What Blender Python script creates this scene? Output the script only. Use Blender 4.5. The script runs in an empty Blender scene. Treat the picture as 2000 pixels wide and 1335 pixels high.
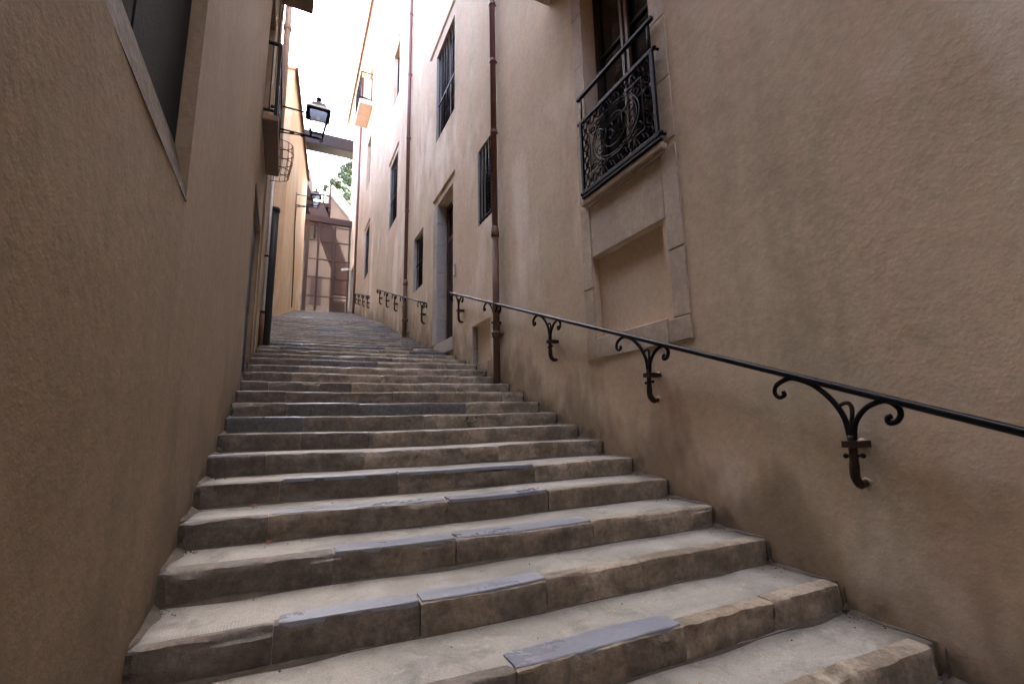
import bpy, bmesh, math, random
from mathutils import Vector, Matrix, noise as mnoise
R = math.radians
random.seed(7)
scene = bpy.context.scene
col = scene.collection

# ------------------------------------------------------------------ camera
cam_d = bpy.data.cameras.new('camera')
cam_d.sensor_width = 36.0
cam_d.lens = 16.16
cam_d.clip_start = 0.02
cam_d.clip_end = 3000
cam = bpy.data.objects.new('camera', cam_d)
col.objects.link(cam)
cam.matrix_world = Matrix(((0.90072855, -0.05850004, -0.43042517, 0),
                           (-0.43394777, -0.16549967, -0.88560668, 0),
                           (-0.0194272, 0.98447326, -0.17445624, 0),
                           (0, 0, 0, 1)))
scene.camera = cam

# ------------------------------------------------------------------ sky, sun, exposure
SUN_EL, SUN_AZ = 46.0, 62.0          # azimuth measured from +Y towards +X
SKY = 0.15
world = bpy.data.worlds.new('World')
scene.world = world
world.use_nodes = True
wn = world.node_tree.nodes
bg = wn['Background']
sky = wn.new('ShaderNodeTexSky')
sky.sky_type = 'NISHITA'
sky.sun_disc = False
sky.sun_elevation = R(SUN_EL)
sky.sun_rotation = R(SUN_AZ)
sky.air_density = 0.13
sky.dust_density = 4.0
sky.ozone_density = 0.6
world.node_tree.links.new(sky.outputs[0], bg.inputs[0])
bg.inputs[1].default_value = SKY
sun_d = bpy.data.lights.new('sun', 'SUN')
sun_d.energy = 0.6
sun_d.angle = R(12)
sun_d.color = (1.0, 0.94, 0.86)
sun = bpy.data.objects.new('sun', sun_d)
col.objects.link(sun)
sv = Vector((math.sin(R(SUN_AZ)) * math.cos(R(SUN_EL)), math.cos(R(SUN_AZ)) * math.cos(R(SUN_EL)), math.sin(R(SUN_EL))))
sun.rotation_euler = sv.to_track_quat('Z', 'Y').to_euler()
sun.location = sv * 60
vs = scene.view_settings
vs.view_transform = 'Standard'
vs.look = 'None'
vs.exposure = 6.2
vs.gamma = 1.0
vs.use_curve_mapping = False
scene.cycles.use_denoising = True
scene.cycles.max_bounces = 7
scene.cycles.diffuse_bounces = 5
scene.cycles.glossy_bounces = 2
scene.cycles.transparent_max_bounces = 12
scene.cycles.sample_clamp_indirect = 10
scene.cycles.caustics_reflective = False
scene.cycles.caustics_refractive = False
scene.cycles.use_adaptive_sampling = True
scene.cycles.adaptive_threshold = 0.02


# ------------------------------------------------------------------ node helper
class N:
    def __init__(s, name):
        s.m = bpy.data.materials.new(name)
        s.m.use_nodes = True
        s.t = s.m.node_tree
        s.t.nodes.clear()
        s.out = s.t.nodes.new('ShaderNodeOutputMaterial')
        s.b = s.t.nodes.new('ShaderNodeBsdfPrincipled')
        s.t.links.new(s.b.outputs[0], s.out.inputs[0])
        g = s.t.nodes.new('ShaderNodeNewGeometry')
        s.pos = g.outputs['Position']
        s.nrm = g.outputs['Normal']

    def put(s, sock, v):
        if hasattr(v, 'is_output'):
            s.t.links.new(v, sock)
        else:
            if isinstance(v, (tuple, list)) and len(v) == 3 and sock.type == 'RGBA':
                v = (*v, 1)
            sock.default_value = v

    def set(s, **kw):
        for k, v in kw.items():
            s.put(s.b.inputs[k.replace('_', ' ')], v)

    def scale(s, v, vec=None):
        n = s.t.nodes.new('ShaderNodeVectorMath')
        n.operation = 'MULTIPLY'
        s.put(n.inputs[0], vec or s.pos)
        n.inputs[1].default_value = v
        return n.outputs[0]

    def noise(s, sc, det=4, rough=0.6, vec=None, dist=0.0):
        n = s.t.nodes.new('ShaderNodeTexNoise')
        s.put(n.inputs['Vector'], vec or s.pos)
        n.inputs['Scale'].default_value = sc
        n.inputs['Detail'].default_value = det
        n.inputs['Roughness'].default_value = rough
        n.inputs['Distortion'].default_value = dist
        return n.outputs['Fac']

    def vor(s, sc, vec=None, out='Distance', feat='F1'):
        n = s.t.nodes.new('ShaderNodeTexVoronoi')
        n.feature = feat
        s.put(n.inputs['Vector'], vec or s.pos)
        n.inputs['Scale'].default_value = sc
        return n.outputs[out]

    def ramp(s, f, *st):
        n = s.t.nodes.new('ShaderNodeValToRGB')
        s.put(n.inputs[0], f)
        e = n.color_ramp.elements
        while len(e) < len(st):
            e.new(0.5)
        for i, (p, c) in enumerate(st):
            e[i].position = p
            e[i].color = (c, c, c, 1) if not isinstance(c, (tuple, list)) else (*c, 1)
        return n.outputs[0]

    def mix(s, f, a, b, mode='MIX'):
        n = s.t.nodes.new('ShaderNodeMix')
        n.data_type = 'RGBA'
        n.blend_type = mode
        s.put(n.inputs[0], f)
        s.put(n.inputs[6], a)
        s.put(n.inputs[7], b)
        return n.outputs[2]

    def math(s, op, a, b=0.0, c=0.0):
        n = s.t.nodes.new('ShaderNodeMath')
        n.operation = op
        s.put(n.inputs[0], a)
        s.put(n.inputs[1], b)
        s.put(n.inputs[2], c)
        return n.outputs[0]

    def sep(s, v):
        n = s.t.nodes.new('ShaderNodeSeparateXYZ')
        s.put(n.inputs[0], v)
        return n.outputs

    def rnd(s):
        n = s.t.nodes.new('ShaderNodeObjectInfo')
        return n.outputs['Random']

    def bump(s, h, dist, strength=1.0, nrm=None):
        n = s.t.nodes.new('ShaderNodeBump')
        n.inputs['Strength'].default_value = strength
        n.inputs['Distance'].default_value = dist
        s.put(n.inputs['Height'], h)
        if nrm is not None:
            s.put(n.inputs['Normal'], nrm)
        return n.outputs[0]


def plaster(name, c1, c2, c3, damp=None, grain=0.010, streak=0.5, pale=None):
    a = N(name)
    big = a.noise(0.55, 3, 0.62)
    st = a.noise(1.5, 3, 0.68, a.scale((1.3, 1.3, 0.13)))
    mid = a.noise(3.2, 4, 0.62)
    c = a.mix(a.ramp(big, (0.35, 0.0), (0.66, 1.0)), c1, c2)
    c = a.mix(a.math('MULTIPLY', a.ramp(st, (0.45, 0.0), (0.72, 1.0)), streak), c, c3)
    c = a.mix(a.ramp(mid, (0.3, 0.30), (0.5, 0.0)), c, tuple(x * 0.78 for x in c1))
    c = a.mix(a.ramp(st, (0.30, 0.20), (0.43, 0.0)), c, tuple(x * 0.55 for x in c1))
    if pale:
        pp = a.noise(0.9, 3, 0.62, a.scale((1.0, 1.0, 0.4)))
        c = a.mix(a.ramp(pp, (0.53, 0.0), (0.66, 0.75)), c, pale)
    hgt = a.noise(17, 4, 0.74)
    c = a.mix(1.0, c, a.ramp(hgt, (0.25, 0.86), (0.75, 1.12)), 'MULTIPLY')
    ck = a.math('ABSOLUTE', a.math('SUBTRACT', mid, 0.47))
    ckm = a.math('MULTIPLY', a.ramp(ck, (0.001, 0.42), (0.003, 0.0)), a.ramp(big, (0.52, 0.0), (0.56, 1.0)))
    c = a.mix(ckm, c, tuple(x * 0.45 for x in c1))
    c = a.mix(a.ramp(hgt, (0.235, 0.75), (0.265, 0.0)), c, tuple(x * 0.3 for x in c1))
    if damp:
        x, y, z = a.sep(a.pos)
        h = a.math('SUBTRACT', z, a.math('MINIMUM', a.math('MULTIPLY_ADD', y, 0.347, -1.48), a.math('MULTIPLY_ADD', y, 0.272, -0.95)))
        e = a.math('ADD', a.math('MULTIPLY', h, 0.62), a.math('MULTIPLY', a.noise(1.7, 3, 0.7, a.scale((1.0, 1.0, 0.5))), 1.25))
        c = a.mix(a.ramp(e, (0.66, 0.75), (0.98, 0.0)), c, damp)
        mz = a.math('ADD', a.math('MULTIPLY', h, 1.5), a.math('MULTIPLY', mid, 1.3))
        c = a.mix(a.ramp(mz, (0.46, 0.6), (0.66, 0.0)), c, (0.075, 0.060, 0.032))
    a.set(Base_Color=c, Roughness=0.93, Normal=a.bump(hgt, grain, 0.85), Specular_IOR_Level=0.25)
    return a.m


def stone(name, cols, rough=0.75, dark=0.35, bump=0.006, spotc=(0.05, 0.042, 0.03), dscale=9.0, k0=0.5, k1=1.42):
    a = N(name)
    k = a.rnd()
    n = len(cols)
    c = a.ramp(k, *[(i / max(1, n - 1), cols[i]) for i in range(n)])
    v = a.scale((1, 1, 1))
    ad = a.t.nodes.new('ShaderNodeVectorMath')
    ad.operation = 'ADD'
    a.put(ad.inputs[0], v)
    mm = a.t.nodes.new('ShaderNodeCombineXYZ')
    a.put(mm.inputs[0], a.math('MULTIPLY', k, 37.0))
    a.put(mm.inputs[1], a.math('MULTIPLY', k, 11.0))
    a.t.links.new(mm.outputs[0], ad.inputs[1])
    v = ad.outputs[0]
    big = a.noise(3.5, 5, 0.7, v, 0.5)
    c = a.mix(a.ramp(big, (0.42, dark * 1.9 if dark * 1.9 < 0.9 else 0.9), (0.62, 0.0)), c, spotc)
    c = a.mix(a.ramp(a.noise(dscale, 4, 0.75, v), (0.46, 0.0), (0.72, 0.28)), c, (0.30, 0.26, 0.20))
    h = a.noise(26, 6, 0.8, v)
    c = a.mix(1.0, c, a.ramp(h, (0.3, k0), (0.7, k1)), 'MULTIPLY')
    c = a.mix(a.ramp(h, (0.30, 1.3 - k0 if k0 > 0.55 else 0.8), (0.36, 0.0)), c, tuple(x * 0.5 for x in spotc))
    a.set(Base_Color=c, Roughness=a.ramp(big, (0.3, rough - 0.15), (0.7, min(1, rough + 0.1))), Normal=a.bump(h, bump, 0.8))
    return a.m


def simple(name, c, rough=0.6, metal=0.0, var=0.25, sc=12.0, bump=0.002, c2=None, vec=None):
    a = N(name)
    v = a.scale(vec) if vec else None
    n = a.noise(sc, 5, 0.65, v)
    cc = a.mix(a.ramp(n, (0.35, 0.0), (0.68, 1.0)), c, c2 or tuple(min(1, x * (1 + var * 2)) for x in c))
    a.set(Base_Color=cc, Roughness=a.ramp(n, (0.3, max(0.05, rough - 0.1)), (0.75, min(1, rough + 0.1))), Metallic=metal,
          Normal=a.bump(a.noise(sc * 4, 2, 0.6, v), bump, 0.6))
    return a.m


MT = {}
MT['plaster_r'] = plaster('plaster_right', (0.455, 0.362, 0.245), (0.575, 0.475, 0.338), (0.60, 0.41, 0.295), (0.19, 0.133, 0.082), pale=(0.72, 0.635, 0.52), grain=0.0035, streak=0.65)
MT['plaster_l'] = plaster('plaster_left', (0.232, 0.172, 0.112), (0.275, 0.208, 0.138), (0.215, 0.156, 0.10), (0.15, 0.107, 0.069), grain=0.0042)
MT['plaster_o'] = plaster('plaster_ochre', (0.43, 0.30, 0.17), (0.46, 0.345, 0.21), (0.40, 0.25, 0.14), pale=(0.48, 0.42, 0.335), grain=0.006)
MT['plaster_w'] = plaster('plaster_pale', (0.62, 0.54, 0.46), (0.68, 0.62, 0.55), (0.56, 0.45, 0.37), grain=0.006)
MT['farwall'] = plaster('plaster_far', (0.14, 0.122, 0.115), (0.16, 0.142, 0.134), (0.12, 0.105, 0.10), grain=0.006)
MT['niche'] = plaster('plaster_niche', (0.52, 0.41, 0.29), (0.55, 0.44, 0.32), (0.48, 0.37, 0.26), grain=0.004, streak=0.4)
MT['lime'] = stone('limestone_step', [(0.17, 0.128, 0.085), (0.20, 0.155, 0.105), (0.23, 0.18, 0.122), (0.18, 0.142, 0.10), (0.215, 0.162, 0.107)], 0.55, 0.42, 0.007)
MT['limepale'] = stone('pale_limestone_step', [(0.26, 0.205, 0.138), (0.30, 0.24, 0.168), (0.35, 0.285, 0.21), (0.28, 0.225, 0.155)], 0.55, 0.42, 0.007, (0.10, 0.078, 0.05), 7)
MT['slate'] = stone('slate_step', [(0.072, 0.072, 0.076), (0.092, 0.094, 0.10), (0.062, 0.061, 0.063)], 0.34, 0.2, 0.0012, (0.06, 0.055, 0.05), 20)
MT['slatesheen'] = stone('slate_sheen_cap', [(0.18, 0.195, 0.225), (0.21, 0.225, 0.255), (0.165, 0.178, 0.205)], 0.36, 0.08, 0.0010, (0.075, 0.08, 0.09), 20, 0.85, 1.12)  # slate tops with the blue sky reflection put into the colour
MT['grime'] = stone('dark_step_stone', [(0.10, 0.078, 0.056), (0.13, 0.10, 0.072), (0.09, 0.074, 0.058)], 0.62, 0.4, 0.007)
MT['ashlar'] = stone('ashlar_stone', [(0.42, 0.33, 0.235), (0.48, 0.385, 0.28), (0.45, 0.345, 0.24)], 0.85, 0.2, 0.004, (0.20, 0.15, 0.11), 14, 0.8, 1.14)
MT['roughsill'] = stone('rough_sill_stone', [(0.095, 0.076, 0.06), (0.11, 0.088, 0.069)], 0.95, 0.3, 0.004, (0.05, 0.04, 0.032), 22, 0.6, 1.3)
MT['greystone'] = stone('grey_stone', [(0.32, 0.29, 0.255), (0.37, 0.335, 0.295), (0.29, 0.26, 0.225)], 0.85, 0.12, 0.003, (0.22, 0.19, 0.16), 14, 0.8, 1.14)


def concrete():
    a = N('tread_concrete')
    x, y, z = a.sep(a.pos)
    big = a.noise(1.6, 5, 0.68, dist=0.7)
    c = a.mix(a.ramp(big, (0.32, 0.0), (0.68, 1.0)), (0.175, 0.163, 0.132), (0.325, 0.302, 0.252))
    gr = a.noise(4.0, 5, 0.72, dist=0.8)
    c = a.mix(a.ramp(gr, (0.52, 0.0), (0.70, 0.7)), c, (0.098, 0.094, 0.064))
    c = a.mix(a.ramp(a.noise(9.0, 5, 0.75), (0.58, 0.0), (0.74, 0.6)), c, (0.42, 0.39, 0.33))
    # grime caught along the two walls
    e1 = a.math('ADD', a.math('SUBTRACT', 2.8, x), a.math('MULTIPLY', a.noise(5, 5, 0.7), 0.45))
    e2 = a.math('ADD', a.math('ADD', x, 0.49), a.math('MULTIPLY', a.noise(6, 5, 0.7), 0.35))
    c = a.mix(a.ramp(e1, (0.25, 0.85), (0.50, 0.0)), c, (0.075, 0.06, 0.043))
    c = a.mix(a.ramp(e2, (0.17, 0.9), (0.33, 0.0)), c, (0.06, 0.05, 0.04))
    c = a.mix(1.0, c, a.ramp(a.noise(120, 4, 0.75), (0.25, 0.62), (0.75, 1.25)), 'MULTIPLY')
    w = a.t.nodes.new('ShaderNodeTexWave')
    w.bands_direction = 'X'
    w.inputs['Scale'].default_value = 26
    w.inputs['Distortion'].default_value = 1.2
    w.inputs['Detail'].default_value = 2
    a.t.links.new(a.pos, w.inputs['Vector'])
    rib = a.math('MULTIPLY', w.outputs['Fac'], a.ramp(a.noise(1.1, 3), (0.48, 0.0), (0.62, 0.45)))
    h = a.math('ADD', a.math('MULTIPLY', a.noise(40, 6, 0.7), 0.8), rib)
    a.set(Base_Color=c, Roughness=0.62, Normal=a.bump(h, 0.003, 0.7))
    return a.m


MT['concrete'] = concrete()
MT['iron'] = simple('black_iron', (0.005, 0.0045, 0.005), 0.5, 0.0, 0.5, 30, 0.0004)
MT['rail'] = simple('polished_rail', (0.004, 0.004, 0.005), 0.38, 0.0, 0.2, 3, 0.0)
MT['rail'].node_tree.nodes['Principled BSDF'].inputs['Specular IOR Level'].default_value = 0.3
MT['rustiron'] = simple('rusty_iron', (0.010, 0.008, 0.007), 0.6, 0.0, 0.5, 14, 0.002, (0.05, 0.022, 0.012))
MT['pipe'] = simple('brown_pipe_paint', (0.115, 0.042, 0.032), 0.38, 0.0, 0.2, 5, 0.0006)
MT['castpipe'] = simple('rusty_cast_pipe', (0.135, 0.056, 0.026), 0.75, 0.0, 0.3, 9, 0.003, (0.04, 0.025, 0.018), (1, 1, 0.3))
MT['beige'] = simple('beige_pipe', (0.50, 0.37, 0.29), 0.6, 0.0, 0.12, 4, 0.001)
MT['zinc'] = simple('zinc_pipe', (0.42, 0.42, 0.42), 0.45, 0.4, 0.15, 6, 0.001)
MT['blackpipe'] = simple('black_casing', (0.018, 0.018, 0.022), 0.5, 0.0, 0.3, 6, 0.001)
MT['wood'] = simple('dark_wood', (0.009, 0.005, 0.004), 0.65, 0.0, 0.4, 7, 0.002, None, (6, 6, 0.6))
MT['doorwood'] = simple('door_wood', (0.016, 0.010, 0.008), 0.55, 0.0, 0.35, 7, 0.002, None, (6, 6, 0.6))
MT['lightwood'] = simple('varnished_wood', (0.085, 0.04, 0.02), 0.5, 0.0, 0.3, 7, 0.001, None, (6, 6, 0.6))
MT['shutter'] = simple('shutter_paint', (0.035, 0.026, 0.028), 0.6, 0.0, 0.3, 9, 0.001)
MT['bluedoor'] = simple('blue_door_paint', (0.014, 0.026, 0.055), 0.5, 0.0, 0.3, 6, 0.001)
MT['corten'] = simple('brown_steel', (0.030, 0.012, 0.007), 0.7, 0.0, 0.25, 2.5, 0.001)
MT['bridge'] = simple('bridge_steel', (0.008, 0.006, 0.008), 0.6, 0.0, 0.15, 1.5, 0.001)
MT['tile'] = simple('roof_tile', (0.30, 0.15, 0.09), 0.85, 0.0, 0.3, 3, 0.006)
MT['soffit'] = simple('eave_soffit', (0.30, 0.20, 0.15), 0.8, 0.0, 0.2, 3, 0.002)
MT['shuttergrey'] = simple('weathered_shutter', (0.009, 0.0088, 0.0098), 0.9, 0.0, 0.6, 30, 0.004, None, (1, 1, 0.5))
MT['slabwood'] = simple('balcony_soffit', (0.13, 0.085, 0.06), 0.8, 0.0, 0.35, 5, 0.004, None, (1, 0.3, 1))
MT['white'] = simple('white_plastic', (0.75, 0.75, 0.74), 0.4, 0.0, 0.03, 5, 0.0)
MT['bark'] = simple('bark', (0.10, 0.075, 0.05), 0.9, 0.0, 0.4, 8, 0.01)
MT['earth'] = simple('earth', (0.20, 0.17, 0.12), 0.95, 0.0, 0.3, 0.3, 0.02, (0.12, 0.13, 0.06))
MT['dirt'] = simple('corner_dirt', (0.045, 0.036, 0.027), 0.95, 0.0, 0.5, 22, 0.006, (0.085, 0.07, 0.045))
MT['deadleaf'] = simple('dead_leaf', (0.22, 0.07, 0.03), 0.7, 0.0, 0.4, 30, 0.001)


def glass_dark():
    a = N('window_glass')
    a.set(Base_Color=a.ramp(a.noise(1.5, 3), (0.4, (0.008, 0.007, 0.007)), (0.7, (0.018, 0.016, 0.015))), Roughness=0.08, Specular_IOR_Level=0.4,
          Normal=a.bump(a.noise(2.5, 2), 0.004, 0.3))
    return a.m


def lamp_glass():
    a = N('lantern_glass')
    tr = a.t.nodes.new('ShaderNodeBsdfTransparent')
    tr.inputs[0].default_value = (0.93, 0.95, 0.96, 1)
    gl = a.t.nodes.new('ShaderNodeBsdfGlossy')
    gl.inputs['Roughness'].default_value = 0.08
    mx = a.t.nodes.new('ShaderNodeMixShader')
    mx.inputs[0].default_value = 0.06
    a.t.links.new(tr.outputs[0], mx.inputs[1])
    a.t.links.new(gl.outputs[0], mx.inputs[2])
    a.t.links.new(mx.outputs[0], a.out.inputs[0])
    return a.m


def mesh_screen():
    a = N('perforated_screen')
    a.set(Base_Color=(0.05, 0.023, 0.014), Roughness=0.7)
    tr = a.t.nodes.new('ShaderNodeBsdfTransparent')
    mx = a.t.nodes.new('ShaderNodeMixShader')
    mx.inputs[0].default_value = 0.34
    a.t.links.new(tr.outputs[0], mx.inputs[1])
    a.t.links.new(a.b.outputs[0], mx.inputs[2])
    a.t.links.new(mx.outputs[0], a.out.inputs[0])
    return a.m


def leaf_mat(name, c1, c2):
    a = N(name)
    c = a.mix(a.ramp(a.noise(1.3, 4, 0.7), (0.35, 0.0), (0.65, 1.0)), c1, c2)
    tl = a.t.nodes.new('ShaderNodeBsdfTranslucent')
    a.put(tl.inputs[0], c)
    mx = a.t.nodes.new('ShaderNodeMixShader')
    mx.inputs[0].default_value = 0.3
    a.set(Base_Color=c, Roughness=0.6)
    a.t.links.new(a.b.outputs[0], mx.inputs[1])
    a.t.links.new(tl.outputs[0], mx.inputs[2])
    a.t.links.new(mx.outputs[0], a.out.inputs[0])
    return a.m


for k_, v_ in (('iron', 0.09), ('rail', 0.2), ('rustiron', 0.2), ('blackpipe', 0.18), ('wood', 0.2), ('bridge', 0.15), ('shutter', 0.2), ('doorwood', 0.25), ('shuttergrey', 0.1), ('roughsill', 0.08), ('bluedoor', 0.15)):
    MT[k_].node_tree.nodes['Principled BSDF'].inputs['Specular IOR Level'].default_value = v_
MT['glass'] = glass_dark()
MT['lampglass'] = lamp_glass()
MT['screen'] = mesh_screen()
MT['leaf'] = leaf_mat('tree_leaf', (0.032, 0.058, 0.032), (0.058, 0.09, 0.042))
MT['weed'] = leaf_mat('weed_leaf', (0.03, 0.075, 0.02), (0.05, 0.11, 0.03))
MT['moss'] = leaf_mat('moss', (0.03, 0.045, 0.015), (0.055, 0.07, 0.02))


# ------------------------------------------------------------------ mesh helper
class Fr:
    """a vertical plane: s runs along u, d out along the normal n"""
    def __init__(s, O, u, n):
        s.O, s.u, s.n = Vector(O), Vector(u).normalized(), Vector(n).normalized()

    def p(s, a, z, d=0.0):
        v = s.O + s.u * a + s.n * d
        return Vector((v.x, v.y, v.z + z))


WORLD = Fr((0, 0, 0), (0, 1, 0), (1, 0, 0))      # s = y, d = x


class MB:
    def __init__(s):
        s.v, s.f = [], []

    def add(s, vs, fs):
        o = len(s.v)
        s.v += [tuple(x) for x in vs]
        s.f += [tuple(i + o for i in f) for f in fs]
        return s

    def box(s, F, s0, s1, z0, z1, d0, d1):
        P = [F.p(a, z, d) for d in (d0, d1) for z in (z0, z1) for a in (s0, s1)]
        return s.add(P, [(0, 1, 3, 2), (4, 6, 7, 5), (0, 4, 5, 1), (2, 3, 7, 6), (0, 2, 6, 4), (1, 5, 7, 3)])

    def bar(s, a, b, w, h, up=(0, 0, 1)):
        a, b = Vector(a), Vector(b)
        t = (b - a).normalized()
        x = t.cross(Vector(up))
        if x.length < 1e-4:
            x = t.cross(Vector((1, 0, 0)))
        x.normalize()
        y = x.cross(t)
        P = [q + x * (w / 2 * i) + y * (h / 2 * j) for q in (a, b) for (i, j) in ((-1, -1), (1, -1), (1, 1), (-1, 1))]
        return s.add(P, [(0, 3, 2, 1), (4, 5, 6, 7), (0, 1, 5, 4), (1, 2, 6, 5), (2, 3, 7, 6), (3, 0, 4, 7)])

    def tube(s, path, r, n=8, caps=True, flat=None):
        path = [Vector(p) for p in path]
        rs = r if isinstance(r, (list, tuple)) else [r] * len(path)
        o = len(s.v)
        ref = None
        for i, p in enumerate(path):
            t = (path[min(i + 1, len(path) - 1)] - path[max(i - 1, 0)]).normalized()
            if ref is None:
                ref = t.cross(Vector((0.13, 0.21, 1)))
                if ref.length < 0.1:
                    ref = t.cross(Vector((1, 0.2, 0)))
            x = (ref - t * ref.dot(t)).normalized()
            ref = x
            y = t.cross(x)
            for k in range(n):
                a = 2 * math.pi * k / n
                s.v.append(tuple(p + x * (rs[i] * math.cos(a)) + y * (rs[i] * math.sin(a))))
        m = len(path)
        for i in range(m - 1):
            for k in range(n):
                s.f.append((o + i * n + k, o + i * n + (k + 1) % n, o + (i + 1) * n + (k + 1) % n, o + (i + 1) * n + k))
        if caps:
            s.f.append(tuple(o + k for k in range(n))[::-1])
            s.f.append(tuple(o + (m - 1) * n + k for k in range(n)))
        return s

    def lathe(s, c, prof, n=12, ang0=0.0, tw=1.0):
        o = len(s.v)
        c = Vector(c)
        for (r, z) in prof:
            for k in range(n):
                a = ang0 + 2 * math.pi * k / n
                s.v.append((c.x + r * math.cos(a), c.y + r * math.sin(a), c.z + z))
        for i in range(len(prof) - 1):
            for k in range(n):
                s.f.append((o + i * n + k, o + i * n + (k + 1) % n, o + (i + 1) * n + (k + 1) % n, o + (i + 1) * n + k))
        s.f.append(tuple(o + k for k in range(n))[::-1])
        s.f.append(tuple(o + (len(prof) - 1) * n + k for k in range(n)))
        return s

    def sphere(s, c, r, n=8):
        return s.lathe(c, [(max(1e-4, r * math.sin(math.pi * i / n)), -r * math.cos(math.pi * i / n)) for i in range(n + 1)], n)


WLOC = {}


def tagset(o, label=None, cat=None, group=None, kind=None):
    if label:
        o['label'] = label
    if cat:
        o['category'] = cat
    if group:
        o['group'] = group
    if kind:
        o['kind'] = kind
    return o


def empty(name, loc, label=None, cat=None, group=None, kind=None):
    o = bpy.data.objects.new(name, None)
    o.empty_display_size = 0.2
    o.location = loc
    col.objects.link(o)
    WLOC[o] = Vector(loc)
    return tagset(o, label, cat, group, kind)


def obj(name, mb, mat, parent=None, smooth=False, bevel=0.0, label=None, cat=None, group=None, kind=None, origin=None):
    if origin is not None:
        w = Vector(origin)
    elif parent is not None:
        w = WLOC[parent]
    else:
        w = Vector((0, 0, 0))
    me = bpy.data.meshes.new(name)
    me.from_pydata([(v[0] - w.x, v[1] - w.y, v[2] - w.z) for v in mb.v], [], mb.f)
    me.update()
    if smooth:
        me.polygons.foreach_set('use_smooth', [True] * len(me.polygons))
    me.materials.append(MT[mat])
    o = bpy.data.objects.new(name, me)
    col.objects.link(o)
    if parent is not None:
        o.parent = parent
        o.location = w - WLOC[parent]
    else:
        o.location = w
    WLOC[o] = w
    if bevel:
        md = o.modifiers.new('bevel', 'BEVEL')
        md.width = bevel
        md.segments = 2
        md.limit_method = 'ANGLE'
        md.angle_limit = R(40)
    return tagset(o, label, cat, group, kind)


def curl(pts, n=5):
    """Catmull-Rom through points"""
    P = [Vector(p) for p in pts]
    out = []
    for i in range(len(P) - 1):
        a, b, c, d = P[max(i - 1, 0)], P[i], P[i + 1], P[min(i + 2, len(P) - 1)]
        for k in range(n):
            t = k / n
            out.append(0.5 * ((2 * b) + (c - a) * t + (2 * a - 5 * b + 4 * c - d) * t * t + (3 * b - a - 3 * c + d) * t * t * t))
    out.append(P[-1])
    return out


# ------------------------------------------------------------------ planes of the alley
FR = Fr((2.8, 0, 0), (0, 1, 0), (-1, 0, 0))
FL = Fr((-0.44, 0, 0), (-0.011, 1, 0), (1, 0.011, 0))
FO = Fr((-2.08, 0, 0), (0.089, 1, 0), (1, -0.089, 0))

# stair profile: (y, z) of each nosing at the right-hand wall
PROF = [(7.13, 0.99), (8.45, 1.35), (9.58, 1.66), (11.98, 2.31), (12.59, 2.49), (16.29, 3.60), (24.77, 5.86)]
STEPS = [(2.092 + 0.42 * (i - 2), -0.755 + 0.1455 * (i - 2)) for i in range(-7, 15)]
zc = STEPS[-1][1] + 0.1455
while zc < 5.88:
    for (ya, za), (yb, zb) in zip(PROF[:-1], PROF[1:]):
        if za <= zc <= zb + 1e-6:
            STEPS.append((ya + (yb - ya) * (zc - za) / (zb - za), zc))
            break
    else:
        break
    zc += 0.1455


def stair_z(y):
    z = STEPS[0][1] - 0.1455
    for (a, b) in STEPS:
        if y >= a:
            z = b
    return z


def slope_z(y):
    if y <= STEPS[0][0]:
        return STEPS[0][1] - 0.346 * (STEPS[0][0] - y)
    for (ya, za), (yb, zb) in zip(STEPS[:-1], STEPS[1:]):
        if ya <= y <= yb:
            return za + (zb - za) * (y - ya) / (yb - ya)
    return STEPS[-1][1]


# ------------------------------------------------------------------ ground
g = MB()
gy = [-400, -60, -20, -8, -2.5, 0, 4, 8, 12, 16, 20, 24.6, 27, 33, 40, 48, 60, 75, 95, 130, 400, 1500]
gx = [-1500, -400, -120, -60, -35, -20, -10, -3, 0, 3, 6, 10, 20, 35, 60, 120, 400, 1500]


def ground_z(x, y):
    if y < 33:
        return max(slope_z(y), -14) - 0.75 if y < 24.6 else 5.2
    t = min(1, (y - 33) / 47)
    top = 39 + 2.5 * mnoise.noise((x * 0.05, 3.1, 0)) - 0.02 * abs(x - 3) + 1.5 * mnoise.noise((x * 0.3, y * 0.2, 0))
    return 5.2 + (top - 5.2) * (t * t * (3 - 2 * t))


for y in gy:
    for x in gx:
        g.v.append((x, y, ground_z(x, y)))
for j in range(len(gy) - 1):
    for i in range(len(gx) - 1):
        k = j * len(gx) + i
        g.f.append((k, k + 1, k + len(gx) + 1, k + len(gx)))
obj('ground', g, 'earth', smooth=True, kind='structure')

# ------------------------------------------------------------------ stairs
stairs = MB()                                   # rubble core below the steps
cor = [(y + 0.25, z - 0.26) for (y, z) in STEPS]
vs0 = [(-1.9, -2.6, -3.2)] + [(-1.9, y, z) for y, z in cor] + [(-1.9, 28.6, 5.5), (-1.9, 28.6, 4.4), (-1.9, -2.6, -3.6)]
vs1 = [(2.79, y, z) for (_, y, z) in vs0]
nn = len(vs0)
stairs.add(vs0 + vs1, [tuple(range(nn)), tuple(range(nn, 2 * nn))[::-1]] + [(i, (i + 1) % nn, nn + (i + 1) % nn, nn + i) for i in range(nn)])
ST = obj('stairs', stairs, 'earth', kind='structure', label='long flight of worn stone steps climbing between two plastered walls')


def xl(y):
    """x where the steps end on the left"""
    if y < 9.0:
        return -0.44 - 0.011 * y
    if y < 17.3:
        return -1.2
    return -2.08 + 0.089 * y


def nose(i, x):
    y, z = STEPS[i]
    t = (2.8 - x) / 3.3
    n = mnoise.noise((x * 0.9, i * 3.7, 0.5))
    return y + 0.13 * t + 0.016 * n, z - 0.016 * t - 0.010 * math.exp(-((x - 1.1) / 0.9) ** 2) + 0.007 * mnoise.noise((x * 1.9, i * 5.1, 9.0))


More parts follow.
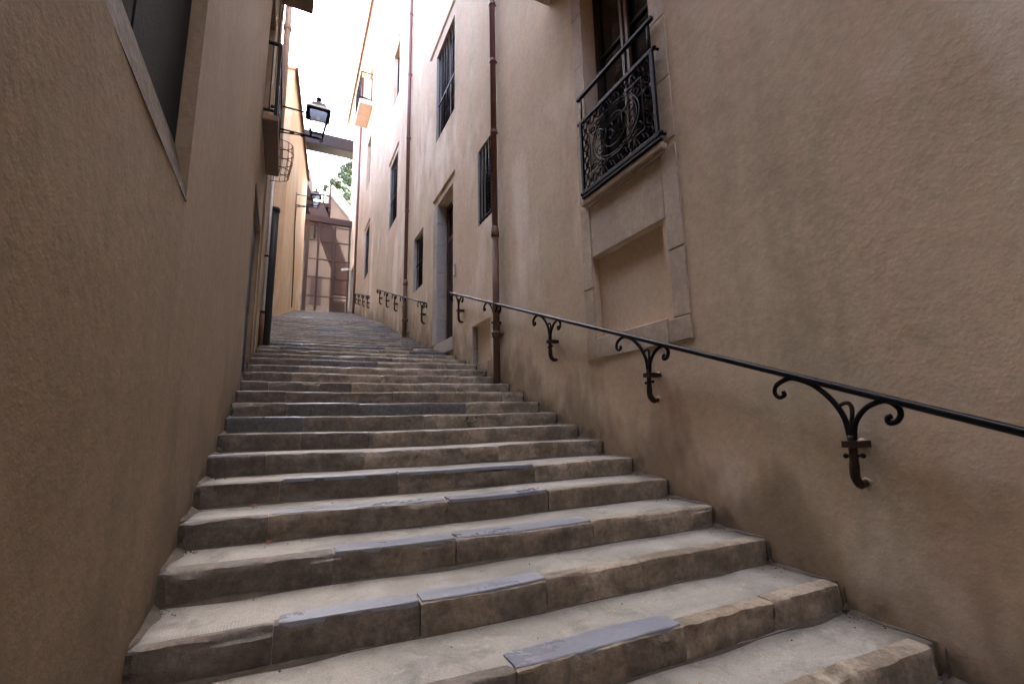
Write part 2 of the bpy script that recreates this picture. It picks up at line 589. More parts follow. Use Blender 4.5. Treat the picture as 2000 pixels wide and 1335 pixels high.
def edge_stone(i, x0, x1, near, mt):
    L = x1 - x0
    m = MB()
    ns = max(2, min(26, int(L / (0.035 if near == 2 else 0.09 if near == 1 else 0.5))))
    D = random.uniform(0.13, 0.19) if mt == 'slate' else random.uniform(0.05, 0.11)
    h = 0.175
    rough = (0.011 if near else 0.002) * random.uniform(0.5, 1.5)
    chip = random.uniform(0.006, 0.026) if near else 0.004
    rad = random.uniform(0.006, 0.016)
    if mt == 'slate':
        rough *= 0.25
        chip *= 0.3
    dz = random.uniform(-0.004, 0.003)
    dy = random.uniform(-0.012, 0.010)
    prof = [(0.0, -h), (0.0, -0.135), (0.0, -0.11), (0.0, -0.085), (0.0, -0.06), (0.0, -0.037), (0.0, -rad * 1.5), (rad * 0.35, -rad * 0.4), (rad * 1.3, 0.0), (D * 0.6, 0.0), (D, 0.0), (D, -0.05)]
    if near == 0:
        rad = 0.02
        prof = [(0.0, -h), (0.0, -rad), (rad * 0.12, -rad * 0.6), (rad * 0.4, -rad * 0.2), (rad, 0.0), (D, 0.0), (D, -0.05)]
    k = len(prof)
    sd = random.random() * 100
    for a in range(ns + 1):
        t = a / ns
        x = x0 + L * t
        ny, nz = nose(i, x)
        endr = 0.0
        e = min(t, 1 - t) * L
        if e < 0.02:
            endr = 0.006
        for j, (pd, pz) in enumerate(prof):
            w = rough * (mnoise.noise((x * 9 + sd, pz * 14, 0.3)) + 0.6 * mnoise.noise((x * 24 + sd, pz * 40, 4.3)))
            c = 0.0
            if near and 6 <= j <= 8:
                c = chip * max(0.0, mnoise.noise((x * 6 + sd, 7.7, 0)) + 0.35 * mnoise.noise((x * 30 + sd, 1.7, 0)))
            yy = ny + dy + pd + (w if j < 8 else 0) + endr * (1 if j < 9 else 0) + c * 0.9
            zz = nz + dz + pz + (0.2 * w if 7 <= j <= 10 else 0) - c * (0.8 if j < 8 else 0.4) - endr * (0.5 if 6 < j else 0)
            m.v.append((x, yy, zz))
    for a in range(ns):
        for j in range(k - 1):
            o = a * k + j
            m.f.append((o, o + 1, o + k + 1, o + k)[::-1])
    m.f.append(tuple(range(k)))
    m.f.append(tuple(ns * k + j for j in range(k))[::-1])
    return m


def slate_sheen_cap(i, x0, x1):
    """thin slate top added on a step edge, reflected sky put into its bluish colour"""
    m = MB()
    L = x1 - x0
    ns = max(4, int(L / 0.04))
    sd = random.random() * 50
    D = random.uniform(0.11, 0.16)
    for a in range(ns + 1):
        x = x0 + L * a / ns
        ny, nz = nose(i, x)
        e = min(a, ns - a) / ns * L
        pinch = 0.02 * max(0, 1 - e / 0.05)
        back = D + 0.02 * mnoise.noise((x * 5 + sd, 2, 0)) - pinch
        frnt = 0.006 + 0.010 * max(0, mnoise.noise((x * 8 + sd, 6, 0))) + 0.4 * pinch
        for (d, z) in ((frnt, -0.02), (frnt, 0.0015), (frnt + 0.005, 0.0055), (back - 0.006, 0.0055), (back, 0.0015), (back, -0.02)):
            m.v.append((x, ny + d, nz + z))
    for a in range(ns):
        for j in range(5):
            o = a * 6 + j
            m.f.append((o, o + 6, o + 7, o + 1))
    m.f.append((0, 1, 2, 3, 4, 5))
    m.f.append(tuple(ns * 6 + j for j in range(6))[::-1])
    return m


def tread(i, near):
    m = MB()
    y0, z0 = STEPS[i]
    y1 = STEPS[i + 1][0] if i + 1 < len(STEPS) else 28.7
    xa, xb = xl(y0) - 0.02, 2.805
    ns = 40 if near == 2 else 16 if near == 1 else 6
    prof = [(0.030, -0.20), (0.030, -0.014), (0.036, -0.006), (0.12, -0.003), (0.17, -0.002), (0.28, 0.0), (None, 0.003)]
    k = len(prof)
    for a in range(ns + 1):
        x = xa + (xb - xa) * a / ns
        ny, nz = nose(i, x)
        for (pd, pz) in prof:
            yy = ny + pd if pd is not None else y1 + 0.13 * (2.8 - x) / 3.3 + 0.09
            m.v.append((x, yy, nz + pz + 0.003 * mnoise.noise((x * 4, yy * 5, i))))
    for a in range(ns):
        for j in range(k - 1):
            o = a * k + j
            m.f.append((o, o + k, o + k + 1, o + 1))
    return m


for i, (y, z) in enumerate(STEPS):
    near = 2 if -0.5 < y < 4.6 else 1 if y < 9.5 and y > -0.5 else 0
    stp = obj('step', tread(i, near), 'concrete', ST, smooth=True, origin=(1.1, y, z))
    xa, xb = xl(y) - 0.03, 2.80
    if i == 7:
        xb = 2.74
    cuts = [xa]
    if near:
        first = random.uniform(0.3, 0.85)
    else:
        first = random.uniform(0.5, 0.9)
    xcur = xa + first
    while xcur < xb - 0.3:
        cuts.append(xcur)
        xcur += random.uniform(0.55, 1.2) if near else random.uniform(0.7, 1.15)
    cuts.append(xb)
    for q, (a, b) in enumerate(zip(cuts[:-1], cuts[1:])):
        r = random.random()
        mid = (a + b) / 2
        pl = (0.62 if near == 2 else 0.34) if mid < 1.35 else 0.07
        if y > 10:
            pl *= 0.4
        mt = 'slate' if r < pl else 'grime' if r < pl + (0.35 if mid < 0.4 else 0.0) else ('limepale' if random.random() < (mid + 0.3) / 2.6 else 'lime')
        if q == 0 and random.random() < 0.7:
            mt = 'grime'
        if y > 9.5 and mt == 'limepale':
            mt = 'grime' if random.random() < 0.5 else 'lime'
        cap = mt == 'slate' and near == 2
        if cap:
            mt = 'grime' if mid < 0.4 else 'lime'
        so = obj('edge_stone', edge_stone(i, a + 0.0015, b - 0.0015, near, mt), mt, stp, smooth=True)
        so.data.set_sharp_from_angle(angle=R(32))
        if cap:
            so = obj('slate_sheen_cap', slate_sheen_cap(i, a + random.uniform(0.002, 0.02), b - random.uniform(0.002, 0.02)), 'slatesheen', stp, smooth=True)
            so.data.set_sharp_from_angle(angle=R(32))


# ------------------------------------------------------------------ wall sheets with openings
def wall_sheet(F, s0, s1, z0, z1, holes, cell=0.5, amp=0.006, thick=0.45, base=None):
    """front skin with rectangular openings and their reveals, closed by ends, top and back"""
    S = {s0, s1}
    Z = {z0, z1}
    n = int((s1 - s0) / cell)
    S |= {round(s0 + (s1 - s0) * i / n, 4) for i in range(n + 1)}
    n = int((z1 - z0) / cell)
    Z |= {round(z0 + (z1 - z0) * i / n, 4) for i in range(n + 1)}
    for h in holes:
        S = {v for v in S if all(abs(v - e) > 0.06 for e in h[:2])} | {h[0], h[1]} | {s0, s1}
        Z = {v for v in Z if all(abs(v - e) > 0.06 for e in h[2:4])} | {h[2], h[3]} | {z0, z1}
    for h in holes:
        S |= {h[0], h[1]}
        Z |= {h[2], h[3]}
    S, Z = sorted(S), sorted(Z)
    m = MB()
    idx = {}

    def V(a, b, d=0.0):
        key = (a, b, round(d, 3))
        if key not in idx:
            p = F.p(S[a], Z[b], d)
            w = amp * (mnoise.noise((p.y * 0.7, p.z * 0.6, 1.3)) + 0.5 * mnoise.noise((p.y * 2.1, p.z * 1.9, 5.3)))
            idx[key] = len(m.v)
            m.v.append(tuple(p + F.n * w))
        return idx[key]

    def inside(a, b):
        if a < 0 or b < 0 or a >= len(S) - 1 or b >= len(Z) - 1:
            return None
        cs, cz = (S[a] + S[a + 1]) / 2, (Z[b] + Z[b + 1]) / 2
        for h in holes:
            if h[0] < cs < h[1] and h[2] < cz < h[3]:
                return h
        return None
    for a in range(len(S) - 1):
        for b in range(len(Z) - 1):
            h = inside(a, b)
            if h is None:
                m.f.append((V(a, b), V(a, b + 1), V(a + 1, b + 1), V(a + 1, b)))
            else:
                d = -h[4]
                if inside(a - 1, b) is not h:
                    m.f.append((V(a, b), V(a, b, d), V(a, b + 1, d), V(a, b + 1)))
                if inside(a + 1, b) is not h:
                    m.f.append((V(a + 1, b), V(a + 1, b + 1), V(a + 1, b + 1, d), V(a + 1, b, d)))
                if inside(a, b - 1) is not h:
                    m.f.append((V(a, b), V(a + 1, b), V(a + 1, b, d), V(a, b, d)))
                if inside(a, b + 1) is not h:
                    m.f.append((V(a, b + 1), V(a, b + 1, d), V(a + 1, b + 1, d), V(a + 1, b + 1)))
    # the rest of the block
    T = thick
    q = [F.p(s0, z0, 0), F.p(s1, z0, 0), F.p(s1, z1, 0), F.p(s0, z1, 0), F.p(s0, z0, -T), F.p(s1, z0, -T), F.p(s1, z1, -T), F.p(s0, z1, -T)]
    m.add(q, [(0, 3, 7, 4), (1, 5, 6, 2), (3, 2, 6, 7), (4, 7, 6, 5)])
    return m


def opening(parent, F, s0, s1, z0, z1, depth, bars=0, cross=(), shutter=True, leaves=2, glass=True, bard=0.06, frame='wood', transom=None, barmat='iron'):
    """a window set back in its opening: frame, leaves with panes, louvred shutters, iron bars"""
    d = -depth
    fw = 0.06
    m = MB()
    m.box(F, s0 - 0.02, s1 + 0.02, z0 - 0.02, z0 + fw, d - 0.04, d + 0.03)
    m.box(F, s0 - 0.02, s1 + 0.02, z1 - fw, z1 + 0.02, d - 0.04, d + 0.03)
    m.box(F, s0 - 0.02, s0 + fw, z0 + fw, z1 - fw, d - 0.04, d + 0.03)
    m.box(F, s1 - fw, s1 + 0.02, z0 + fw, z1 - fw, d - 0.04, d + 0.03)
    if transom:
        m.box(F, s0 + fw, s1 - fw, transom - 0.04, transom + 0.04, d - 0.04, d + 0.028)
    w = obj('window', m, frame, parent, origin=F.p((s0 + s1) / 2, z0, d), bevel=0.004)
    if glass:
        p = MB()
        p.box(F, s0 + fw - 0.01, s1 - fw + 0.01, z0 + fw - 0.01, z1 - fw + 0.01, d - 0.03, d - 0.015)
        obj('pane', p, 'glass', w)
        st = MB()
        n = leaves
        for k in range(1, n):
            c = s0 + (s1 - s0) * k / n
            st.box(F, c - 0.035, c + 0.035, z0 + fw, z1 - fw, d - 0.012, d + 0.02)
        nr = max(1, int((z1 - z0) / 0.7))
        for k in range(1, nr):
            c = z0 + (z1 - z0) * k / nr
            st.box(F, s0 + fw, s1 - fw, c - 0.018, c + 0.018, d - 0.010, d + 0.010)
        if st.v:
            obj('glazing_bar', st, frame, w)
    if shutter:
        for k in range(leaves):
            a = s0 + fw + (s1 - s0 - 2 * fw) * k / leaves + 0.004
            b = s0 + fw + (s1 - s0 - 2 * fw) * (k + 1) / leaves - 0.004
            sh = MB()
            dd = d + 0.035
            for (x0, x1) in ((a, a + 0.045), (b - 0.045, b)):
                sh.box(F, x0, x1, z0 + 0.03, z1 - 0.03, dd, dd + 0.035)
            zz = z0 + 0.06
            while zz < z1 - 0.09:
                A = [F.p(a + 0.045, zz, dd + 0.034), F.p(b - 0.045, zz, dd + 0.034), F.p(b - 0.045, zz + 0.055, dd + 0.004), F.p(a + 0.045, zz + 0.055, dd + 0.004)]
                B = [v + Vector((0, 0, 0.009)) for v in A]
                sh.add(A + B, [(0, 1, 2, 3), (4, 7, 6, 5), (0, 4, 5, 1), (2, 6, 7, 3)])
                zz += 0.075
            obj('shutter', sh, 'shutter', w)
    for k in range(bars):
        c = s0 + (s1 - s0) * (k + 0.5) / bars
        b = MB()
        b.tube([F.p(c, z0 + 0.003, -bard), F.p(c, z1 - 0.003, -bard)], 0.011, 6)
        obj('bar', b, barmat, w, smooth=True)
    for c in cross:
        zc_ = z0 + (z1 - z0) * c
        b = MB()
        b.box(F, s0 - 0.01, s1 + 0.01, zc_ - 0.016, zc_ + 0.016, -bard - 0.014, -bard + 0.014)
        obj('cross_bar', b, barmat, w)
    return w


def stones_column(parent, F, s0, s1, z0, z1, d0, d1, hs=0.55, mat='greystone', name='jamb_stone', gap=0.006):
    z = z0
    while z < z1 - 0.05:
        h = hs * random.uniform(0.75, 1.25)
        if z + h > z1 - 0.2:
            h = z1 - z
        m = MB()
        m.box(F, s0, s1, z + gap / 2, z + h - gap / 2, d0, d1 + random.uniform(-0.002, 0.003))
        obj(name, m, mat, parent, bevel=0.006, origin=F.p((s0 + s1) / 2, z, d1))
        z += h


# ------------------------------------------------------------------ right-hand building
RB = empty('plastered_building', (4, 8, stair_z(8)), 'tall tan plastered building with barred windows along the right of the steps', 'building')
holesR = [
    (2.72, 3.75, 2.36, 4.95, 0.20),      # french window
    (2.77, 3.77, 0.84, 1.69, 0.075),     # blind niche
    (6.36, 7.04, 3.38, 4.80, 0.20),
    (8.32, 9.69, 6.58, 8.88, 0.20),
    (8.40, 9.52, 1.62, 4.92, 0.24),      # door
    (6.52, 7.34, 0.98, 1.67, 0.10),
    (10.74, 11.70, 3.42, 4.92, 0.17),
    (14.12, 15.42, 6.66, 9.02, 0.20),
    (14.25, 15.30, 11.3, 13.45, 0.20),
    (20.05, 21.30, 6.62, 8.90, 0.20),
    (20.60, 21.70, 11.2, 13.7, 0.20),
    (20.75, 22.00, 15.36, 17.7, 0.20),
    (25.55, 26.80, 5.90, 8.80, 0.22),
    (8.32, 9.69, 11.0, 13.3, 0.20),
]
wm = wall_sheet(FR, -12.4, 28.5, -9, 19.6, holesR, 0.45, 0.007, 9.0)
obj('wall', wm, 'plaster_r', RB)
# roof with eave, rafters and gutter
rf = MB()
pr = [(0.30, 19.50), (0.30, 19.66), (-4.5, 21.4), (-9.6, 19.66), (-9.6, 19.5)]
A = [FR.p(-12.6, z, d) for d, z in pr]
B = [FR.p(28.9, z, d) for d, z in pr]
rf.add(A + B, [tuple(range(5)), tuple(range(5, 10))[::-1]] + [(i, (i + 1) % 5, 5 + (i + 1) % 5, 5 + i) for i in range(5)])
RF = obj('roof', rf, 'tile', RB)
m = MB()
m.box(FR, -12.4, 28.6, 19.42, 19.498, 0.002, 0.30)
obj('soffit', m, 'white', RF)
m = MB()
m.tube([FR.p(-12.4, 19.56, 0.37), FR.p(29, 19.50, 0.37)], 0.075, 10)
obj('gutter', m, 'pipe', RF, smooth=True)

W = {}
W['fw'] = opening(RB, FR, 2.72, 3.75, 2.36, 4.95, 0.20, shutter=False, leaves=2, frame='doorwood')
m = MB()
m.box(FR, 3.18, 3.215, 2.45, 4.85, -0.178, -0.150)
m.box(FR, 3.255, 3.29, 2.45, 4.85, -0.178, -0.150)
obj('casement_edge', m, 'lightwood', W['fw'])
# blind niche
m = MB()
m.box(FR, 2.77, 3.77, 0.84, 1.69, -0.12, -0.072)
obj('niche_panel', m, 'niche', RB)
# stone surround of window and niche: jambs, lintel band, sills
d0, d1 = -0.16, 0.012
stones_column(RB, FR, 2.545, 2.715, 0.82, 2.30, -0.06, d1, 0.62, 'ashlar', 'surround_stone')
stones_column(RB, FR, 3.775, 3.945, 0.82, 2.30, -0.06, d1, 0.62, 'ashlar', 'surround_stone')
stones_column(RB, FR, 2.545, 2.717, 2.36, 5.05, -0.19, d1, 0.75, 'ashlar', 'surround_stone')
stones_column(RB, FR, 3.753, 3.945, 2.36, 5.05, -0.19, d1, 0.75, 'ashlar', 'surround_stone')
for (a, b, z0, z1, dd) in ((2.72, 3.77, 1.695, 2.259, 0.010), (2.545, 2.78, 0.625, 0.815, 0.012), (2.786, 3.945, 0.625, 0.835, 0.010), (2.71, 3.76, 4.952, 5.3, 0.012)):
    m = MB()
    m.box(FR, a, b, z0, z1, -0.12, dd)
    obj('surround_stone', m, 'ashlar', RB, bevel=0.006, origin=FR.p((a + b) / 2, z0, 0))
m = MB()
m.box(FR, 2.64, 3.85, 2.29, 2.352, -0.16, 0.066)
obj('window_sill', m, 'ashlar', RB, bevel=0.012, origin=FR.p(3.2, 2.27, 0))
m = MB()
m.box(FR, 2.67, 3.82, 2.262, 2.288, -0.1, 0.03)
obj('sill_moulding', m, 'ashlar', RB, bevel=0.008, origin=FR.p(3.2, 2.27, 0))

W['w2'] = opening(RB, FR, 6.36, 7.04, 3.38, 4.80, 0.20, bars=5, cross=(0.06,), leaves=2, bard=0.03)
W['w1'] = opening(RB, FR, 8.32, 9.69, 6.58, 8.88, 0.20, bars=7, cross=(0.42,), leaves=2, bard=0.05)
W['sm'] = opening(RB, FR, 10.74, 11.70, 3.42, 4.92, 0.17, bars=5, cross=(0.5,), shutter=False, leaves=2, bard=0.08)
W['w3'] = opening(RB, FR, 14.12, 15.42, 6.66, 9.02, 0.20, bars=7, cross=(0.42,), leaves=2, bard=0.05)
W['w5'] = opening(RB, FR, 14.25, 15.30, 11.3, 13.45, 0.20, leaves=2)
W['w4'] = opening(RB, FR, 20.05, 21.30, 6.62, 8.90, 0.20, bars=6, cross=(0.42,), leaves=2, bard=0.05)
W['w6'] = opening(RB, FR, 20.60, 21.70, 11.2, 13.7, 0.20, leaves=2)
W['w7'] = opening(RB, FR, 20.75, 22.00, 15.36, 17.7, 0.20, leaves=2)
W['w8'] = opening(RB, FR, 8.32, 9.69, 11.0, 13.3, 0.20, leaves=2)
for (s0, s1, z0, z1) in ((8.32, 9.69, 6.58, 8.88), (14.12, 15.42, 6.66, 9.02), (20.05, 21.30, 6.62, 8.90), (6.36, 7.04, 3.38, 4.80)):
    stones_column(RB, FR, s1 - 0.035, s1 - 0.003, z0 + 0.01, z1 - 0.01, -0.16, 0.003, 0.6)
stones_column(RB, FR, 11.67, 11.697, 3.43, 4.91, -0.13, 0.003, 0.5)
# hood mouldings
for (s0, s1, z) in ((8.10, 10.20, 9.22), (8.25, 9.78, 5.10), (14.0, 15.6, 9.22), (14.15, 15.4, 13.62), (19.9, 21.5, 9.1), (8.1, 9.9, 13.6)):
    m = MB()
    m.box(FR, s0, s1, z, z + 0.03, -0.02, 0.035)
    m.box(FR, s0 + 0.02, s1 - 0.02, z - 0.03, z - 0.001, -0.02, 0.018)
    obj('hood_moulding', m, 'plaster_r', RB, origin=FR.p(s0, z, 0), bevel=0.006)

# street door
m = MB()
m.box(FR, 8.40, 8.47, 1.66, 4.92, -0.30, -0.235)
m.box(FR, 9.45, 9.52, 1.66, 4.92, -0.30, -0.235)
m.box(FR, 8.47, 9.45, 4.84, 4.92, -0.30, -0.235)
m.box(FR, 8.47, 9.45, 4.02, 4.12, -0.30, -0.235)
DR = obj('door', m, 'lightwood', RB, origin=FR.p(8.95, 1.66, -0.24), bevel=0.004)
for (a, b) in ((8.475, 8.957), (8.963, 9.445)):
    m = MB()
    m.box(FR, a, b, 1.70, 4.015, -0.29, -0.25)
    for (z0, z1) in ((1.85, 2.55), (2.65, 3.35), (3.45, 3.92)):
        m.box(FR, a + 0.08, b - 0.08, z0, z1, -0.252, -0.238)
    obj('door_leaf', m, 'doorwood', DR, bevel=0.006)
m = MB()
m.box(FR, 8.475, 9.445, 4.125, 4.835, -0.285, -0.27)
obj('pane', m, 'glass', DR)
m = MB()
m.sphere(FR.p(8.93, 2.75, -0.21), 0.03)
m.tube([FR.p(8.93, 2.75, -0.255), FR.p(8.93, 2.75, -0.21)], 0.012)
obj('door_knob', m, 'iron', DR, smooth=True)
stones_column(RB, FR, 9.488, 9.517, 1.69, 4.915, -0.22, 0.004, 0.62)
stones_column(RB, FR, 9.523, 9.80, 1.72, 4.915, -0.03, 0.009, 0.62)
m = MB()
m.box(FR, 8.36, 9.60, 1.42, 1.685, -0.26, 0.03)
obj('door_sill', m, 'greystone', RB, bevel=0.015, origin=FR.p(9, 1.5, 0))
m = MB()
m.box(FR, 8.22, 8.30, 2.86, 3.12, 0.0, 0.025)
bp = obj('intercom', m, 'zinc', origin=FR.p(8.26, 2.86, 0), bevel=0.004, label='small grey intercom plate on the wall beside the street door', cat='intercom')
for k in range(3):
    m = MB()
    m.box(FR, 8.245, 8.275, 2.90 + 0.06 * k, 2.93 + 0.06 * k, 0.02, 0.03)
    obj('button', m, 'white', bp)
# blocked cellar opening
m = MB()
m.box(FR, 6.52, 7.34, 0.98, 1.67, -0.15, -0.096)
obj('blocked_panel', m, 'niche', RB)
stones_column(RB, FR, 7.312, 7.337, 1.0, 1.66, -0.09, 0.003, 0.3)
# far doorway
m = MB()
m.box(FR, 25.55, 26.80, 5.92, 8.80, -0.30, -0.24)
DF = obj('door', m, 'doorwood', RB, origin=FR.p(26, 5.9, -0.24))
m = MB()
m.box(FR, 25.62, 26.73, 8.0, 8.05, -0.242, -0.225)
obj('door_rail', m, 'doorwood', DF)
stones_column(RB, FR, 26.77, 26.797, 5.95, 8.79, -0.2, 0.003, 0.6)


def slab_balcony(name, F, s0, s1, z, d, th, label, floor, railh=1.0, n=14, front=True):
    e = empty(name, F.p((s0 + s1) / 2, z, 0), label, 'balcony')
    m = MB()
    m.box(F, s0, s1, z - th, z, 0.004, d)
    obj('slab', m, floor, e, bevel=0.012)
    m = MB()
    m.box(F, s0 + 0.03, s1 - 0.03, z + railh - 0.03, z + railh, d - 0.06, d - 0.02)
    m.box(F, s0 + 0.03, s1 - 0.03, z + 0.07, z + 0.09, d - 0.05, d - 0.03)
    for s in (s0 + 0.03, s1 - 0.07):
        m.box(F, s, s + 0.04, z + railh - 0.028, z + railh - 0.002, 0.004, d - 0.06)
        m.box(F, s, s + 0.04, z + 0.072, z + 0.088, 0.004, d - 0.06)
        m.box(F, s, s + 0.04, z, z + railh - 0.031, d - 0.061, d - 0.021)
    obj('railing_frame', m, 'iron', e)
    for k in range(n):
        s = s0 + 0.08 + (s1 - s0 - 0.16) * k / (n - 1)
        b = MB()
        b.tube([F.p(s, z + 0.08, d - 0.04), F.p(s, z + railh - 0.02, d - 0.04)], 0.008, 6)
        obj('baluster', b, 'iron', e, smooth=True)
    for s in (s0 + 0.05, s1 - 0.05):
        kk = max(1, int(d / 0.13))
        for k in range(kk):
            b = MB()
            dd = (d - 0.05) * (k + 0.5) / kk
            b.tube([F.p(s, z + 0.08, dd), F.p(s, z + railh - 0.02, dd)], 0.008, 6)
            obj('baluster', b, 'iron', e, smooth=True)
    return e


slab_balcony('balcony', FR, 1.95, 4.45, 5.62, 0.55, 0.20, 'stone balcony slab cut off by the top edge above the ornate window', 'ashlar')
slab_balcony('balcony', FR, 20.5, 22.4, 15.30, 0.60, 0.22, 'small pale balcony high on the right facade near the sky', 'plaster_w', 1.5)

# ------------------------------------------------------------------ wrought-iron window guard with the year
XG = 0.062                                        # distance out from the wall
GI = empty('window_guard', FR.p(3.22, 2.38, XG), 'black wrought iron window guard with scrolls and the year 1871', 'window guard')


def P3(s, z, d=XG):
    return FR.p(s, z, d)


m = MB()
m.box(FR, 2.63, 3.83, 3.545, 3.58, XG - 0.02, XG + 0.02)
obj('top_rail', m, 'iron', GI, bevel=0.004)
m = MB()
m.box(FR, 2.655, 3.80, 3.235, 3.275, XG - 0.014, XG + 0.014)
m.box(FR, 2.655, 3.80, 2.405, 2.445, XG - 0.014, XG + 0.014)
m.box(FR, 2.655, 2.69, 2.446, 3.234, XG - 0.014, XG + 0.014)
m.box(FR, 3.765, 3.80, 2.446, 3.234, XG - 0.014, XG + 0.014)
obj('panel_frame', m, 'iron', GI, bevel=0.003)
m = MB()
m.box(FR, 2.64, 3.81, 2.365, 2.385, XG - 0.018, XG + 0.018)
obj('bottom_rail', m, 'iron', GI)
for s in (2.90, 3.68):
    m = MB()
    m.tube([P3(s, 2.352), P3(s, 2.405)], 0.009, 6)
    obj('foot', m, 'iron', GI, smooth=True)
for s in (2.70, 3.76):
    m = MB()
    m.tube([P3(s, 3.27), P3(s, 3.55)], 0.010, 6)
    obj('post', m, 'iron', GI, smooth=True)
for z in (3.255, 2.425):
    for s, q in ((2.66, -1), (3.795, 1)):
        m = MB()
        m.tube([P3(s, z), P3(s + q * 0.02, z, XG * 0.8), P3(s + q * 0.03, z, 0.0)], 0.013, 6)
        m.sphere(P3(s + q * 0.025, z, XG), 0.022, 6)
        obj('wall_stay', m, 'iron', GI, smooth=True)
C0, CZ = 3.2275, 2.84
for (ra, rb, r) in ((0.36, 0.27, 0.008), (0.325, 0.238, 0.006)):
    m = MB()
    m.tube([P3(C0 + ra * math.cos(t * math.pi / 20), CZ + rb * math.sin(t * math.pi / 20)) for t in range(41)], r, 5)
    obj('oval_ring', m, 'iron', GI, smooth=True)
m = MB()
m.tube([P3(C0 + 0.185 * math.cos(t * math.pi / 16), CZ + 0.16 * math.sin(t * math.pi / 16)) for t in range(33)], 0.006, 5)
obj('inner_ring', m, 'iron', GI, smooth=True)
for q in (-1, 1):
    for w in (-1, 1):
        pts = []
        for k in range(26):
            t = k / 25
            a = t * 2.9 * math.pi
            r = 0.072 * (1 - 0.78 * t)
            pts.append(P3(C0 + q * (0.245 - 0.0 - r * math.cos(a) * 0.9), CZ + w * (0.085 + r * math.sin(a) - 0.01)))
        m = MB()
        m.tube(pts, 0.007, 5)
        obj('scroll', m, 'iron', GI, smooth=True)


def digit(pl, s, w=0.075, h=0.16):
    # seen from the alley the wall's s axis runs right to left
    return [P3(s + w / 2 - p[0] * w, CZ - h / 2 + p[1] * h, XG + 0.006) for p in pl]


E1 = [(0.15, 0.75), (0.5, 1.0), (0.5, 0.0)]
E8 = [(0.5 + 0.38 * math.sin(t * math.pi / 6), 0.76 + 0.22 * math.cos(t * math.pi / 6)) for t in range(13)]
E8b = [(0.5 + 0.46 * math.sin(t * math.pi / 6), 0.27 + 0.27 * math.cos(t * math.pi / 6)) for t in range(13)]
E7 = [(0.05, 1.0), (0.95, 1.0), (0.55, 0.45), (0.4, 0.0)]
for strokes, s in (([E1], C0 + 0.125), ([E8, E8b], C0 + 0.042), ([E7], C0 - 0.045), ([E1], C0 - 0.12)):
    m = MB()
    for e in strokes:
        m.tube(digit(e, s), 0.0085, 5)
    obj('numeral', m, 'iron', GI, smooth=True)
# border of linked hexagons and diamonds
def ringlet(s, z, rs, rz, n, a0, r=0.009):
    mm = MB()
    mm.tube([P3(s + rs * math.cos(a0 + 2 * math.pi * t / n), z + rz * math.sin(a0 + 2 * math.pi * t / n)) for t in range(n + 1)], r, 4)
    return mm


for z in (2.505, 3.175):
    for k in range(9):
        s = 2.755 + 0.118 * k
        obj('border_link', ringlet(s, z, 0.038, 0.052, 6, 0.0), 'iron', GI)
        if k < 8:
            obj('border_link', ringlet(s + 0.059, z, 0.021, 0.021, 4, 0.0), 'iron', GI)
for s in (2.755, 3.70):
    for k in range(1, 5):
        z = 2.505 + 0.134 * k
        obj('border_link', ringlet(s, z, 0.042, 0.042, 6, math.pi / 2), 'iron', GI)
    for k in range(5):
        obj('border_link', ringlet(s, 2.572 + 0.134 * k, 0.022, 0.022, 4, 0.0), 'iron', GI)
m = MB()
for (sa, sb, za, zb) in ((2.82, 3.635, 2.575, 2.575), (2.82, 3.635, 3.105, 3.105), (2.82, 2.82, 2.575, 3.105), (3.635, 3.635, 2.575, 3.105)):
    m.tube([P3(sa, za), P3(sb, zb)], 0.006, 5)
obj('inner_frame', m, 'iron', GI)
for (s_, z_) in [(2.87, 3.05), (2.98, 3.07), (3.10, 3.085), (3.35, 3.085), (3.47, 3.07), (3.58, 3.05), (2.87, 2.63), (2.98, 2.61), (3.10, 2.595), (3.35, 2.595), (3.47, 2.61), (3.58, 2.63)]:
    obj('border_link', ringlet(s_, z_, 0.045, 0.022, 8, 0.2), 'iron', GI)
for q in (-1, 1):
    for w in (-1, 1):
        pts = []
        for k in range(20):
            t = k / 19
            a = t * 2.2 * math.pi
            r = 0.06 * (1 - 0.7 * t)
            pts.append(P3(C0 + q * (0.335 - r * math.cos(a)), CZ + w * (0.195 - r * math.sin(a))))
        m = MB()
        m.tube(pts, 0.006, 5)
        obj('corner_scroll', m, 'iron', GI, smooth=True)

# ------------------------------------------------------------------ handrails
DRAIL = 0.10
ARM1 = [(-0.013, 0.031), (0.002, 0.143), (0.054, 0.241), (0.14, 0.327), (0.224, 0.37), (0.285, 0.381), (0.36, 0.35), (0.38, 0.304), (0.354, 0.272), (0.32, 0.285), (0.326, 0.307)]
ARM2 = [(-0.033, 0.031), (-0.049, 0.116), (-0.103, 0.186), (-0.165, 0.218), (-0.211, 0.221), (-0.25, 0.189), (-0.255, 0.152), (-0.233, 0.12), (-0.202, 0.115), (-0.199, 0.14), (-0.216, 0.147)]


